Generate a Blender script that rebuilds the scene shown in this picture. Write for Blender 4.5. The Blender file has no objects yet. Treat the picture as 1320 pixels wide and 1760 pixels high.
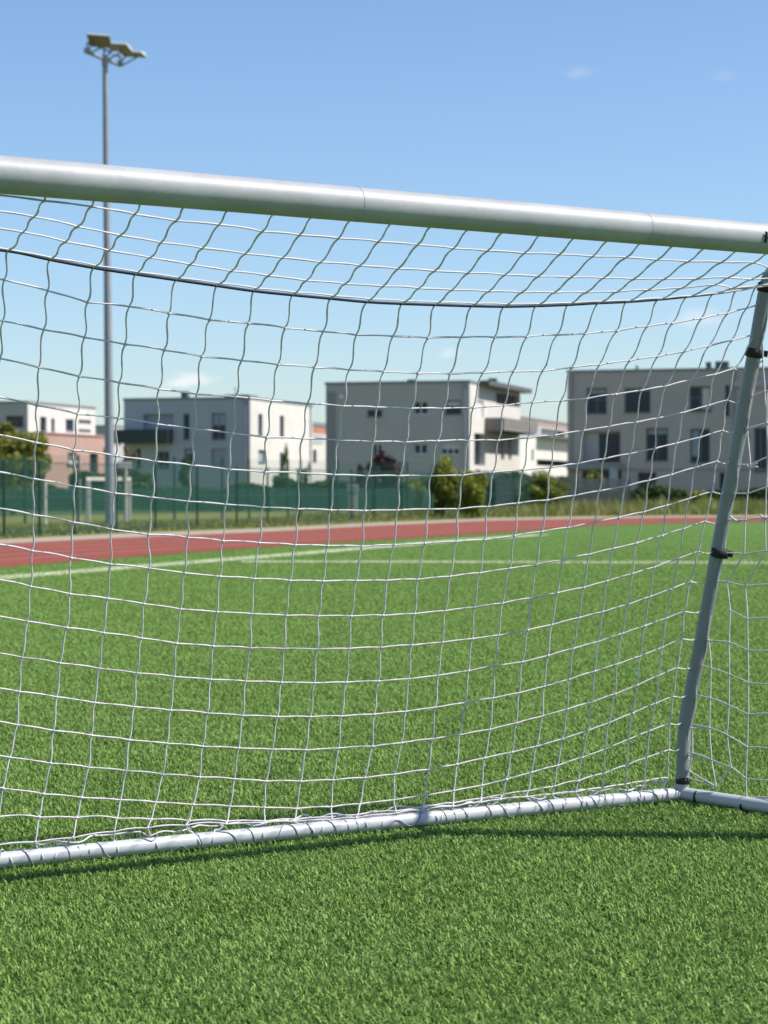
import bpy, math, random
import numpy as np
from mathutils import Vector, Matrix
random.seed(7); RNG = np.random.default_rng(11)
R = math.radians
scn = bpy.context.scene
COL = scn.collection

# ------------------------------------------------------------------ camera model (photo pixels 1320x1760)
F, HY, CAMH = 3600.0, 840.0, 1.168
PITCH = math.atan((880 - HY) / F)
CP, SP = math.cos(PITCH), math.sin(PITCH)
def ray(px, py):
    x, y = (px - 660) / F, (880 - py) / F
    return Vector((x, CP + y * SP, -SP + y * CP))
EYE = Vector((0, 0, CAMH))
def ground(px, py, z=0.0):
    d = ray(px, py); return EYE + d * ((z - CAMH) / d.z)
def at(px, py, Y):
    d = ray(px, py); return EYE + d * (Y / d.y)
def onplane(px, py, P, n):
    d = ray(px, py); return EYE + d * ((P - EYE).dot(n) / d.dot(n))
def proj(p):
    q = Vector(p) - EYE
    dep = q.y * CP - q.z * SP; up = q.y * SP + q.z * CP
    return 660 + F * q.x / dep, 880 - F * up / dep

# ------------------------------------------------------------------ materials
def mat(name, col, rough=0.6, metal=0.0, noise=0.0, nscale=5.0, bump=0.0, bscale=40.0, col2=None, spec=0.5, coord='Object'):
    m = bpy.data.materials.new(name); m.use_nodes = True
    nt = m.node_tree; b = nt.nodes['Principled BSDF']
    b.inputs['Base Color'].default_value = (*col, 1); b.inputs['Roughness'].default_value = rough
    b.inputs['Metallic'].default_value = metal; b.inputs['Specular IOR Level'].default_value = spec
    tc = nt.nodes.new('ShaderNodeTexCoord')
    if noise or col2:
        n = nt.nodes.new('ShaderNodeTexNoise'); n.inputs['Scale'].default_value = nscale; n.inputs['Detail'].default_value = 6
        n.inputs['Roughness'].default_value = 0.65
        nt.links.new(tc.outputs[coord], n.inputs['Vector'])
        r = nt.nodes.new('ShaderNodeValToRGB')
        c2 = col2 or tuple(min(1, c * (1 + noise)) for c in col)
        c1 = col if col2 else tuple(c * (1 - noise) for c in col)
        r.color_ramp.elements[0].position = 0.35; r.color_ramp.elements[1].position = 0.68
        r.color_ramp.elements[0].color = (*c1, 1); r.color_ramp.elements[1].color = (*c2, 1)
        nt.links.new(n.outputs['Fac'], r.inputs['Fac']); nt.links.new(r.outputs['Color'], b.inputs['Base Color'])
    if bump:
        n2 = nt.nodes.new('ShaderNodeTexNoise'); n2.inputs['Scale'].default_value = bscale; n2.inputs['Detail'].default_value = 4
        nt.links.new(tc.outputs[coord], n2.inputs['Vector'])
        bp = nt.nodes.new('ShaderNodeBump'); bp.inputs['Strength'].default_value = bump; bp.inputs['Distance'].default_value = 0.02
        nt.links.new(n2.outputs['Fac'], bp.inputs['Height']); nt.links.new(bp.outputs['Normal'], b.inputs['Normal'])
    return m

def leafmat(name, dark, light, attr=True, trans=0.3, patch=None, rough=0.55, patch_scale=0.35, spec=0.35):
    """foliage / blade material: every leaf carries its own 'tint' between two leaf colours"""
    m = bpy.data.materials.new(name); m.use_nodes = True; nt = m.node_tree
    out = nt.nodes['Material Output']; b = nt.nodes['Principled BSDF']
    a = nt.nodes.new('ShaderNodeAttribute'); a.attribute_name = 'tint'
    r = nt.nodes.new('ShaderNodeValToRGB')
    r.color_ramp.elements[0].color = (*dark, 1); r.color_ramp.elements[1].color = (*light, 1)
    nt.links.new(a.outputs['Fac'], r.inputs['Fac'])
    colout = r.outputs['Color']
    if patch:
        tc = nt.nodes.new('ShaderNodeTexCoord'); n = nt.nodes.new('ShaderNodeTexNoise')
        n.inputs['Scale'].default_value = patch_scale; n.inputs['Detail'].default_value = 5
        nt.links.new(tc.outputs['Object'], n.inputs['Vector'])
        rr = nt.nodes.new('ShaderNodeMapRange'); rr.inputs['From Min'].default_value = 0.42; rr.inputs['From Max'].default_value = 0.68
        nt.links.new(n.outputs['Fac'], rr.inputs['Value'])
        mx = nt.nodes.new('ShaderNodeMix'); mx.data_type = 'RGBA'; mx.blend_type = 'MULTIPLY'
        nt.links.new(rr.outputs['Result'], mx.inputs[0]); nt.links.new(colout, mx.inputs[6]); mx.inputs[7].default_value = (*patch, 1)
        colout = mx.outputs[2]
    nt.links.new(colout, b.inputs['Base Color']); b.inputs['Roughness'].default_value = rough
    b.inputs['Specular IOR Level'].default_value = spec
    t = nt.nodes.new('ShaderNodeBsdfTranslucent'); nt.links.new(colout, t.inputs['Color'])
    mix = nt.nodes.new('ShaderNodeMixShader'); mix.inputs[0].default_value = trans
    nt.links.new(b.outputs[0], mix.inputs[1]); nt.links.new(t.outputs[0], mix.inputs[2]); nt.links.new(mix.outputs[0], out.inputs['Surface'])
    return m

M = {}
M['white_tube'] = mat('powder_coated_white_tube', (0.35, 0.35, 0.355), 0.5, noise=0.10, nscale=7, bump=0.03, bscale=60)
M['alu'] = mat('worn_white_painted_tube', (0.46, 0.47, 0.48), 0.42, noise=0.06, nscale=9)
M['stan'] = mat('grey_steel_tube', (0.225, 0.235, 0.245), 0.42, noise=0.06, nscale=9)
M['cord'] = mat('white_net_cord', (0.60, 0.56, 0.585), 0.85, noise=0.08, nscale=60)
M['rope'] = mat('dark_blue_rope', (0.012, 0.02, 0.05), 0.8)
M['lacing'] = mat('shadow_grey_lacing_cord', (0.24, 0.27, 0.32), 0.85)
M['black'] = mat('black_strap', (0.008, 0.008, 0.009), 0.7)
M['galv'] = mat('galvanised_steel', (0.25, 0.27, 0.30), 0.5, metal=0.0, noise=0.08, nscale=2)
M['lamp_body'] = mat('grey_lamp_housing', (0.45, 0.46, 0.46), 0.45)
M['lamp_glass'] = mat('brownish_lamp_glass', (0.19, 0.17, 0.125), 0.25)
M['glass'] = mat('dark_window_glass', (0.014, 0.03, 0.048), 0.12, spec=0.3)
M['frame'] = mat('white_window_frame', (0.62, 0.63, 0.64), 0.5)
M['gframe'] = mat('grey_window_frame', (0.13, 0.16, 0.19), 0.5)
M['shutter'] = mat('grey_roller_shutter', (0.30, 0.33, 0.37), 0.6)
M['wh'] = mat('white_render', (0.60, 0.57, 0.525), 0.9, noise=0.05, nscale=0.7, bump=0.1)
M['wh_shade'] = mat('shaded_white_render', (0.40, 0.42, 0.45), 0.9, noise=0.04, nscale=0.6, bump=0.1)  # white render with the blue-grey of the shaded side put into the colour
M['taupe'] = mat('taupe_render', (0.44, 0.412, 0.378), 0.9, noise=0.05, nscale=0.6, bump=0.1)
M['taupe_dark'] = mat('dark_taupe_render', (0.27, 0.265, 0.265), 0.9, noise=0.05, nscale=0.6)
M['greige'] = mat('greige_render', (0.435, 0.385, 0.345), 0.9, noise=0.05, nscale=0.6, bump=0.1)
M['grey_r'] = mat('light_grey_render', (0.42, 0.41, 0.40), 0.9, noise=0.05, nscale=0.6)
M['salmon'] = mat('salmon_render', (0.42, 0.275, 0.225), 0.9, noise=0.05, nscale=0.6, bump=0.1)
M['balc'] = mat('grey_brown_balcony_panel', (0.20, 0.185, 0.17), 0.8, noise=0.08, nscale=1.5)
M['brick'] = mat('red_brown_cladding', (0.40, 0.19, 0.12), 0.85, noise=0.15, nscale=2)
M['mauve'] = mat('brown_mauve_render', (0.33, 0.24, 0.215), 0.9, noise=0.06, nscale=0.8)
M['parapet'] = mat('grey_roof_edge', (0.20, 0.205, 0.21), 0.7)
M['darkbalc'] = mat('dark_green_balcony_panel', (0.012, 0.025, 0.026), 0.35)
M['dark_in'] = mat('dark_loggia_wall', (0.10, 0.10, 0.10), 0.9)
M['flue'] = mat('dark_flue', (0.09, 0.10, 0.12), 0.7)
M['fpost'] = mat('green_fence_post', (0.006, 0.05, 0.034), 0.5)
M['bark'] = mat('bark', (0.10, 0.075, 0.05), 0.95, noise=0.3, nscale=9)
M['conc'] = mat('pale_concrete', (0.40, 0.39, 0.36), 0.9, noise=0.1, nscale=3)
M['hoop'] = mat('weathered_white_paint', (0.62, 0.56, 0.48), 0.6, noise=0.08, nscale=3)
M['track'] = mat('red_tartan', (0.225, 0.040, 0.020), 0.95, noise=0.10, nscale=0.5, bump=0.2, bscale=90)
M['path'] = mat('pale_gravel_path', (0.33, 0.275, 0.20), 0.95, noise=0.12, nscale=1.5)
M['line'] = mat('field_paint', (0.44, 0.48, 0.29), 0.9, noise=0.2, nscale=9)
M['lane'] = mat('faded_lane_paint', (0.33, 0.14, 0.10), 0.9)
M['leafA'] = leafmat('tree_leaf', (0.07, 0.10, 0.012), (0.36, 0.35, 0.055))
M['leafB'] = leafmat('bush_leaf', (0.055, 0.095, 0.012), (0.34, 0.36, 0.045))
M['leafC'] = leafmat('hedge_leaf', (0.018, 0.05, 0.018), (0.09, 0.15, 0.04))
M['leafP'] = leafmat('purple_leaf', (0.016, 0.006, 0.010), (0.085, 0.024, 0.036))
M['leafT'] = leafmat('tan_leaf', (0.10, 0.07, 0.03), (0.30, 0.20, 0.10))
M['blade'] = leafmat('turf_blade', (0.034, 0.092, 0.015), (0.30, 0.45, 0.118), patch=(0.93, 0.87, 0.80), patch_scale=1.6, trans=0.16, rough=0.75, spec=0.14)
M['weed'] = leafmat('verge_blade', (0.125, 0.14, 0.03), (0.33, 0.30, 0.10), trans=0.25, patch=(0.7, 0.95, 0.7), patch_scale=0.15)

def turf_material(name, cols, scales):
    m = bpy.data.materials.new(name); m.use_nodes = True; nt = m.node_tree; b = nt.nodes['Principled BSDF']
    b.inputs['Roughness'].default_value = 0.9; b.inputs['Specular IOR Level'].default_value = 0.118
    tc = nt.nodes.new('ShaderNodeTexCoord')
    n1 = nt.nodes.new('ShaderNodeTexNoise'); n1.inputs['Scale'].default_value = scales[0]; n1.inputs['Detail'].default_value = 8; n1.inputs['Roughness'].default_value = 0.75
    n2 = nt.nodes.new('ShaderNodeTexNoise'); n2.inputs['Scale'].default_value = scales[1]; n2.inputs['Detail'].default_value = 4
    for n in (n1, n2): nt.links.new(tc.outputs['Object'], n.inputs['Vector'])
    r1 = nt.nodes.new('ShaderNodeValToRGB'); r1.color_ramp.elements[0].position = 0.32; r1.color_ramp.elements[1].position = 0.70
    r1.color_ramp.elements[0].color = (*cols[0], 1); r1.color_ramp.elements[1].color = (*cols[1], 1)
    r2 = nt.nodes.new('ShaderNodeValToRGB'); r2.color_ramp.elements[0].position = 0.35; r2.color_ramp.elements[1].position = 0.7
    r2.color_ramp.elements[0].color = (*cols[2], 1); r2.color_ramp.elements[1].color = (1, 1, 1, 1)
    mx = nt.nodes.new('ShaderNodeMix'); mx.data_type = 'RGBA'; mx.blend_type = 'MULTIPLY'; mx.inputs[0].default_value = 1
    nt.links.new(n1.outputs['Fac'], r1.inputs['Fac']); nt.links.new(n2.outputs['Fac'], r2.inputs['Fac'])
    nt.links.new(r1.outputs['Color'], mx.inputs[6]); nt.links.new(r2.outputs['Color'], mx.inputs[7]); nt.links.new(mx.outputs[2], b.inputs['Base Color'])
    bp = nt.nodes.new('ShaderNodeBump'); bp.inputs['Strength'].default_value = 0.6; bp.inputs['Distance'].default_value = 0.03
    nt.links.new(n1.outputs['Fac'], bp.inputs['Height']); nt.links.new(bp.outputs['Normal'], b.inputs['Normal'])
    return m
M['turf'] = turf_material('artificial_turf', ((0.055, 0.125, 0.022), (0.150, 0.255, 0.058), (0.88, 0.90, 0.84)), (75, 0.6))  # colours darkened to carry the self-shadow between blades
M['verge'] = turf_material('dry_verge_grass', ((0.135, 0.145, 0.04), (0.225, 0.215, 0.075), (0.75, 0.85, 0.7)), (6, 0.3))

# semi-open woven windscreen
def screen_mat(name, col, cover):
    m = bpy.data.materials.new(name); m.use_nodes = True; nt = m.node_tree
    b = nt.nodes['Principled BSDF']; b.inputs['Base Color'].default_value = (*col, 1); b.inputs['Roughness'].default_value = 0.7
    tr = nt.nodes.new('ShaderNodeBsdfTransparent'); mix = nt.nodes.new('ShaderNodeMixShader'); mix.inputs[0].default_value = cover
    nt.links.new(tr.outputs[0], mix.inputs[1]); nt.links.new(b.outputs[0], mix.inputs[2])
    nt.links.new(mix.outputs[0], nt.nodes['Material Output'].inputs['Surface'])
    return m
M['mesh'] = screen_mat('green_wire_mesh', (0.007, 0.075, 0.052), 0.12)
M['mesh2'] = screen_mat('fine_green_wire_mesh', (0.005, 0.055, 0.038), 0.08)
M['screen'] = screen_mat('green_windscreen', (0.006, 0.065, 0.045), 0.42)
M['greymesh'] = screen_mat('grey_wire_mesh', (0.03, 0.045, 0.05), 0.5)

# ------------------------------------------------------------------ object helpers
def tag(o, label=None, cat=None, group=None, kind=None):
    if label: o['label'] = label
    if cat: o['category'] = cat
    if group: o['group'] = group
    if kind: o['kind'] = kind
    return o
def empty(name, loc, label, cat, group=None):
    o = bpy.data.objects.new(name, None); COL.objects.link(o); o.location = loc; o.empty_display_size = 0.2
    return tag(o, label, cat, group)
class MB:
    """collects shapes (world coordinates) that become ONE mesh object"""
    def __init__(s): s.v = []; s.f = []; s.mi = []; s.sm = []; s.n = 0
    def add(s, v, f, mi=0, smooth=False):
        s.v.extend([tuple(p) for p in v]); s.f.extend([tuple(i + s.n for i in q) for q in f]); s.n += len(v)
        s.mi.extend([mi] * len(f)); s.sm.extend([smooth] * len(f))
    def box(s, o, ax, ay, az, mi=0):
        """o corner, three edge vectors"""
        o, ax, ay, az = map(Vector, (o, ax, ay, az))
        v = [o, o + ax, o + ax + ay, o + ay, o + az, o + ax + az, o + ax + ay + az, o + ay + az]
        f = [(0, 3, 2, 1), (4, 5, 6, 7), (0, 1, 5, 4), (1, 2, 6, 5), (2, 3, 7, 6), (3, 0, 4, 7)]
        if ax.cross(ay).dot(az) < 0: f = [q[::-1] for q in f]
        s.add(v, f, mi)
    def tube(s, pts, r, n=6, caps=True, mi=0, smooth=True):
        pts = [Vector(p) for p in pts]; k = len(pts)
        rs = r if isinstance(r, (list, tuple)) else [r] * k
        t0 = (pts[1] - pts[0]).normalized()
        up = Vector((0, 0, 1)) if abs(t0.z) < 0.9 else Vector((1, 0, 0))
        a = t0.cross(up).normalized(); v = []
        for i, p in enumerate(pts):
            t = (pts[min(i + 1, k - 1)] - pts[max(i - 1, 0)]).normalized()
            a = (a - t * a.dot(t)).normalized(); b = t.cross(a)
            for j in range(n):
                an = 2 * math.pi * j / n
                v.append(p + (a * math.cos(an) + b * math.sin(an)) * rs[i])
        f = [(i * n + j, i * n + (j + 1) % n, (i + 1) * n + (j + 1) % n, (i + 1) * n + j) for i in range(k - 1) for j in range(n)]
        s.add(v, f, mi, smooth)
        if caps:
            s.add(v[:n], [tuple(range(n))[::-1]], mi); s.add(v[-n:], [tuple(range(n))], mi)
    def ball(s, c, r, mi=0):
        c = Vector(c); v = [c + Vector((0, 0, r))]; f = []
        for i in (1, 2):
            for j in range(6):
                an = j * math.pi / 3 + i * .5; v.append(c + Vector((r * .87 * math.cos(an), r * .87 * math.sin(an), r * (.5 if i == 1 else -.5))))
        v.append(c - Vector((0, 0, r)))
        for j in range(6):
            k = (j + 1) % 6
            f += [(0, 1 + j, 1 + k), (1 + j, 7 + j, 7 + k, 1 + k), (13, 7 + k, 7 + j)]
        s.add(v, f, mi, True)
    def build(s, name, mats, parent=None, bevel=0):
        me = bpy.data.meshes.new(name); off = parent.matrix_world.translation if False else None
        base = world_loc(parent) if parent else Vector((0, 0, 0))
        if not parent and s.v:
            a = np.array(s.v); base = Vector(((a[:, 0].min() + a[:, 0].max()) / 2, (a[:, 1].min() + a[:, 1].max()) / 2, a[:, 2].min()))
        me.from_pydata([tuple(Vector(p) - base) for p in s.v], [], s.f)
        for m in (mats if isinstance(mats, (list, tuple)) else [mats]): me.materials.append(m)
        me.polygons.foreach_set('material_index', s.mi); me.polygons.foreach_set('use_smooth', s.sm); me.update()
        o = bpy.data.objects.new(name, me); COL.objects.link(o)
        if parent: o.parent = parent
        else: o.location = base
        if bevel:
            b = o.modifiers.new('bevel', 'BEVEL'); b.width = bevel; b.segments = 2
        return o
def world_loc(o):
    p = Vector(o.location)
    while o.parent: o = o.parent; p += Vector(o.location)
    return p
def smoothpath(pts, sub=6):
    """Catmull-Rom"""
    pts = [Vector(p) for p in pts]; out = []
    for i in range(len(pts) - 1):
        p0 = pts[i - 1] if i else pts[0] * 2 - pts[1]; p1, p2 = pts[i], pts[i + 1]
        p3 = pts[i + 2] if i + 2 < len(pts) else p2 * 2 - p1
        for k in range(sub):
            t = k / sub
            out.append(0.5 * ((2 * p1) + (p2 - p0) * t + (2 * p0 - 5 * p1 + 4 * p2 - p3) * t * t + (3 * p1 - p0 - 3 * p2 + p3) * t ** 3))
    out.append(pts[-1]); return out
def npmesh(name, V, Fq, material, tint=None, kind=None, parent=None, loc=None, tri=False):
    """fast mesh from numpy arrays (Fq: n x 3 or n x 4)"""
    me = bpy.data.meshes.new(name); k = Fq.shape[1]
    me.vertices.add(len(V)); me.vertices.foreach_set('co', np.ascontiguousarray(V, dtype=np.float32).ravel())
    me.loops.add(Fq.size); me.loops.foreach_set('vertex_index', np.ascontiguousarray(Fq, dtype=np.int32).ravel())
    me.polygons.add(len(Fq)); me.polygons.foreach_set('loop_start', np.arange(0, Fq.size, k, dtype=np.int32))
    me.polygons.foreach_set('loop_total', np.full(len(Fq), k, dtype=np.int32))
    me.update(calc_edges=True)
    if tint is not None:
        a = me.attributes.new('tint', 'FLOAT', 'POINT'); a.data.foreach_set('value', np.ascontiguousarray(tint, dtype=np.float32))
    me.materials.append(material)
    o = bpy.data.objects.new(name, me); COL.objects.link(o)
    if parent: o.parent = parent
    if loc is not None: o.location = loc
    if kind: o['kind'] = kind
    return o

# ------------------------------------------------------------------ ground surfaces
def sheet(name, lower, upper, z, material, n=60, label=None):
    """strip of ground between two edges given at matching stations"""
    mb = MB(); v = []
    for a, b in zip(lower, upper): v += [Vector((a.x, a.y, z)), Vector((b.x, b.y, z))]
    mb.add(v, [(2 * i, 2 * i + 2, 2 * i + 3, 2 * i + 1) for i in range(len(lower) - 1)])
    o = mb.build(name, material); o['kind'] = 'structure'; return o
def interp(tbl):
    xs = [t[0] for t in tbl]; ys = [t[1] for t in tbl]
    return lambda x: float(np.interp(x, xs, ys))
trk_lo = interp([(-900, 1033), (0, 975), (200, 959), (440, 941), (640, 929), (840, 917), (1000, 905), (1150, 899), (1320, 897), (1800, 899), (2400, 905)])
trk_hi = interp([(-900, 978), (0, 935), (200, 925), (440, 915), (640, 904), (840, 895), (1000, 891.5), (1150, 889.5), (1320, 888.5), (1800, 888), (2400, 889)])
stx = list(range(-900, 2401, 30))
mb = MB(); S = 1500
mb.add([(-S, -60, -0.012), (S, -60, -0.012), (S, 2 * S, -0.012), (-S, 2 * S, -0.012)], [(0, 1, 2, 3)])
g = mb.build('ground', M['verge']); g['kind'] = 'structure'
lo = [ground(x, trk_lo(x)) for x in stx]; hi = [ground(x, trk_hi(x)) for x in stx]
# pitch: everything on the near side of the track
mb = MB(); near = [Vector((-60 + 130 * i / (len(stx) - 1), -30, 0)) for i in range(len(stx))]
sheet('turf_pitch', near, lo, -0.004, M['turf'])
sheet('running_track', lo, hi, 0.004, M['track'])
sheet('gravel_path', [Vector((p.x, p.y, 0)) for p in hi], [ground(x, trk_hi(x) - (7 - max(0, min(1, (x - 200) / 900)) * 4.5)) for x in stx], 0.006, M['path'])
for k, fr in enumerate((0.2, 0.4, 0.6, 0.8)):
    a = [l.lerp(h, fr) for l, h in zip(lo, hi)]; b = [l.lerp(h, fr) + Vector((-.06, .35, 0)) for l, h in zip(lo, hi)]
    sheet('lane_line', a, b, 0.009, M['lane'])
# painted pitch lines
A = [(-400, 1025.5), (0, 993), (440, 957.5), (780, 929), (930, 919)]
la = [ground(*p) for p in A]
for i, p in enumerate(la): pass
dirA = (la[-1] - la[0]).normalized(); nA = Vector((-dirA.y, dirA.x, 0)) * 0.30
sheet('pitch_line', [p - nA for p in la], [p + nA for p in la], 0.002, M['line'])
lb = [ground(x, 965.3 + (x - 415) * 0.0028) for x in (415, 800, 1320, 2000)]
sheet('pitch_line', [p + Vector((0, -.35, 0)) for p in lb], [p + Vector((0, .35, 0)) for p in lb], 0.0035, M['line'])

# ------------------------------------------------------------------ turf blades
def blades(name, P, length, width, material, tint, kind='stuff', lean=0.5, bias=0.0):
    n = len(P); az = RNG.uniform(0, 2 * np.pi, n); laz = np.where(RNG.random(n) < bias, RNG.normal(2.6, .75, n), RNG.uniform(0, 2 * np.pi, n))
    ln = np.abs(RNG.normal(lean, 0.28, n)) * length
    w = np.stack([np.cos(az), np.sin(az), np.zeros(n)], 1) * (width / 2)[:, None]
    ld = np.stack([np.cos(laz), np.sin(laz), np.zeros(n)], 1)
    up = np.array([0, 0, 1.0])
    mid = P + up * (length * 0.55)[:, None] + ld * (ln * 0.35)[:, None]
    hh = np.sqrt(np.maximum(length ** 2 - (ln * 0.9) ** 2, (length * 0.25) ** 2))
    tip = P + up * hh[:, None] + ld * ln[:, None]
    V = np.stack([P - w, P + w, mid + w * .85, mid - w * .85, tip + w * 0.25, tip - w * 0.25], 1).reshape(-1, 3)
    b = (np.arange(n) * 6)[:, None]
    Fq = np.concatenate([b + np.array([[0, 1, 2, 3]]), b + np.array([[3, 2, 4, 5]])], 0)
    return npmesh(name, V, Fq, material, np.repeat(tint, 6), kind)
def field_points(d0, d1, dens, side):
    out = []; edges = np.linspace(d0, d1, 60)
    for a, b in zip(edges[:-1], edges[1:]):
        m = (a + b) / 2; half = 0.20 * m + side
        n = int(dens(m) * 2 * half * (b - a))
        q = np.stack([RNG.uniform(-half, half, n), RNG.uniform(a, b, n), np.zeros(n)], 1)
        # thinner towards the outer strips, with a soft edge
        e = np.abs(q[:, 0]) - (0.19 * m + .5); out.append(q[RNG.random(n) > np.clip(e * .9, 0, .55) + np.clip((e - side + 1.5) * .5, 0, .45)])
    return np.concatenate(out)
P = field_points(3.7, 62, lambda d: 13500 * min(1, (6.5 / d) ** 1.75) * min(1, max(0, (62 - d) / 40)), 3.0)
ppx = 660 + F * P[:, 0] / P[:, 1]; ppy = 840 + F * CAMH / P[:, 1]
lim = np.interp(ppx, [t for t in stx], [trk_lo(t) for t in stx])
P = P[ppy > lim + 1.0]
d = P[:, 1]; grow = np.clip((d / 6.5) ** .6, 1, 2.6)
n = len(P)
L = RNG.uniform(0.009, 0.022, n) * np.clip(grow, 1, 1.15); W = RNG.uniform(0.0026, 0.0052, n) * grow
tint = np.clip(RNG.beta(1.25, 1.5, n), 0, 1)
pale = RNG.random(n) < 0.06; tint[pale] = 1
far_ = np.clip((d - 6) / 12, 0, .75); tint = tint * (1 - far_) + .62 * far_
# keep paint visible on the pitch lines
def near_line(P, a, b, w):
    a = np.array(a[:2]); b = np.array(b[:2]); dd = (b - a) / np.linalg.norm(b - a)
    q = P[:, :2] - a; return np.abs(q[:, 0] * -dd[1] + q[:, 1] * dd[0]) < w
mask = near_line(P, la[0], la[-1], 0.29) & (P[:, 1] < la[-1].y)
mask |= (np.abs(P[:, 1] - lb[0].y) < 0.34) & (P[:, 0] > lb[0].x)
blades('painted_turf', P[mask], L[mask], W[mask], M['line'], tint[mask], lean=.8)
P, L, W, tint = P[~mask], L[~mask], W[~mask], tint[~mask]
print('blades', len(P))
blades('turf_grass', P, L, W, M['blade'], tint, lean=.85, bias=.6)
# rough verge grass beyond the track
pts = []; Ls = []
for x in np.arange(-400, 1900, 2.0):
    y0 = trk_hi(x) - 9 + max(0, min(1, (x - 200) / 900)) * 5.5
    a = ground(x, y0); b_ = a + Vector((a.x, a.y, 0)).normalized() * (14 if x < 500 else 26)
    hgt = float(np.interp(x, [0, 500, 850, 1000, 1900], [0.12, 0.15, 0.35, 0.62, 0.62]))
    k = 26
    for t in RNG.random(k):
        p = a.lerp(b_, float(t)); pts.append((p.x + RNG.uniform(-.08, .08), p.y, 0)); Ls.append(hgt * RNG.uniform(0.5, 1.25) * (1.0 if t > .15 else .6))
pts = np.array(pts); Ls = np.array(Ls)
blades('verge_grass', pts, Ls, RNG.uniform(0.02, 0.05, len(pts)), M['weed'], RNG.random(len(pts)), lean=0.35)

# ------------------------------------------------------------------ the goal
zc = 1.95
XR = ground(1600, 434.6, zc); XL = ground(0, 300, zc)
eu = (XL - XR).normalized(); eu.z = 0; eu.normalize(); ev = Vector((eu.y, -eu.x, 0))
if ev.y < 0: ev = -ev
W_GOAL = 5.0
XE = XR + eu * W_GOAL
rz = 0.030
BR = ground(1170, 1364, rz); BL0 = ground(0, 1478, rz)
eb = (BL0 - BR).normalized()
ur = (BR - XR).dot(eu)
BL = BR + eb * (W_GOAL - 2 * ur)
G0 = Vector((XR.x, XR.y, 0)); G1 = Vector((XE.x, XE.y, 0))
print('crossbar', XR, XL, 'len vis', (XL - XR).length, 'rail', BR, BL0, 'ur', ur, 'depth', (BR - XR).dot(ev), math.degrees(math.atan2(eu.y, -eu.x)), math.degrees(math.atan2(eb.y, -eb.x)))
goal = empty('football_goal', (XR + XE) / 2 * 1.0 - Vector((0, 0, zc)), 'white portable football goal with billowing white net standing on the pitch', 'football goal')
RB = 0.0475
mb = MB(); mb.tube([XR - eu * .05, XE + eu * .05], RB, 40)
crossbar = mb.build('crossbar', M['white_tube'], goal)
def on_cross(px):
    # point of the crossbar axis seen at photo column px
    lo_, hi_ = 0.0, W_GOAL
    for _ in range(50):
        m_ = (lo_ + hi_) / 2
        if proj(XR + eu * m_)[0] > px: lo_ = m_
        else: hi_ = m_
    return lo_
for px in (612, 1106):
    u = on_cross(px); mb = MB(); mb.tube([XR + eu * (u - .0012), XR + eu * (u + .0012)], RB + .0007, 40, caps=False)
    mb.build('joint_seam', M['shutter'], crossbar)
for base in (G0, G1):
    mb = MB(); mb.tube([base + Vector((0, 0, 0.0)), base + Vector((0, 0, zc - RB * .6))], RB * 1.3, 32)
    mb.build('post', M['white_tube'], goal)
# side plane (right) and back plane
def vplane(P0, P1):
    d_ = (P1 - P0); d_.z = 0; d_.normalize(); return Vector((d_.y, -d_.x, 0))
nS = vplane(G0, BR)
spx = [(1173.5, 1358), (1173.5, 1335), (1174.5, 1290), (1177, 1248), (1183.5, 1210), (1206, 1096), (1235, 938), (1262.5, 790), (1295.5, 612), (1318.5, 487)]
sp = [onplane(x, y, BR, nS) for x, y in spx]
T = sp[-1]
print('stanchion top', T)
topc = G0 + Vector((0, 0, zc))
d_top = (topc - T); d_top.z = 0
bend = [T + d_top * .06 + Vector((0, 0, .035)), T + d_top * .14 + Vector((0, 0, .052)), T + d_top * .4 + Vector((0, 0, min(.05, 1.95 - T.z)))]
path = sp[1:] + bend + [topc + (T - topc).normalized() * RB * .5]
mid_axis = (XR + XE) / 2
def mirror(p):
    p = Vector(p); k = (p - mid_axis).dot(eu); return p - eu * (2 * k)
RS = 0.0258
socks = []
for side in (0, 1):
    pp = [mirror(p) for p in path] if side else path
    mb = MB(); mb.tube(smoothpath(pp, 5), RS, 20); st = mb.build('stanchion', M['stan'], goal)
    if side == 0: stan = st
    # black hook-and-loop straps
    for (sx, sy, hw, rr) in ((1296.5, 606, .017, 1.22), (1237, 950, .017, 1.25), (1173.5, 1342, .011, 1.10), (1316.5, 494, .016, 1.2)):
        c = onplane(sx, sy, BR, nS); k = min(range(len(sp) - 1), key=lambda i: abs((sp[i] + sp[i + 1]).z / 2 - c.z)); t_ = (sp[k + 1] - sp[k]).normalized()
        q = [c - t_ * hw, c - t_ * hw * .9, c + t_ * hw * .9, c + t_ * hw]
        b1 = MB(); q_ = [mirror(p) for p in q] if side else q
        b1.tube(q_, [RS * 1.02, RS * rr, RS * rr, RS * 1.02], 20)
        if hw > .0165:
            # loose tail and buckle
            o_ = Vector((0.7, -0.7, 0)) * RS * rr
            b1.box(c - t_ * hw * .8 + Vector((RS * .9, -RS * .4, 0)), Vector((.022, -.006, -.004)), Vector((.004, .014, 0)), t_ * hw * 1.3) if not side else None
        b1.build('strap', M['black'], st)
    c0 = BR; base_p = [c0 + Vector((0, 0, 0.0)), onplane(1173.5, 1336, BR, nS)]
    if side: base_p = [mirror(p) for p in base_p]
    b1 = MB(); b1.tube(base_p, RS * 1.06, 20); b1.build('socket', M['alu'], goal)
mb = MB(); mb.tube([BR, BL], RS * .98, 24)
for p in (BR, BL): mb.ball(p, RS * 1.02)
rail = mb.build('back_rail', M['alu'], goal)
SR1 = Vector((G0.x, G0.y, rz))
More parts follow.
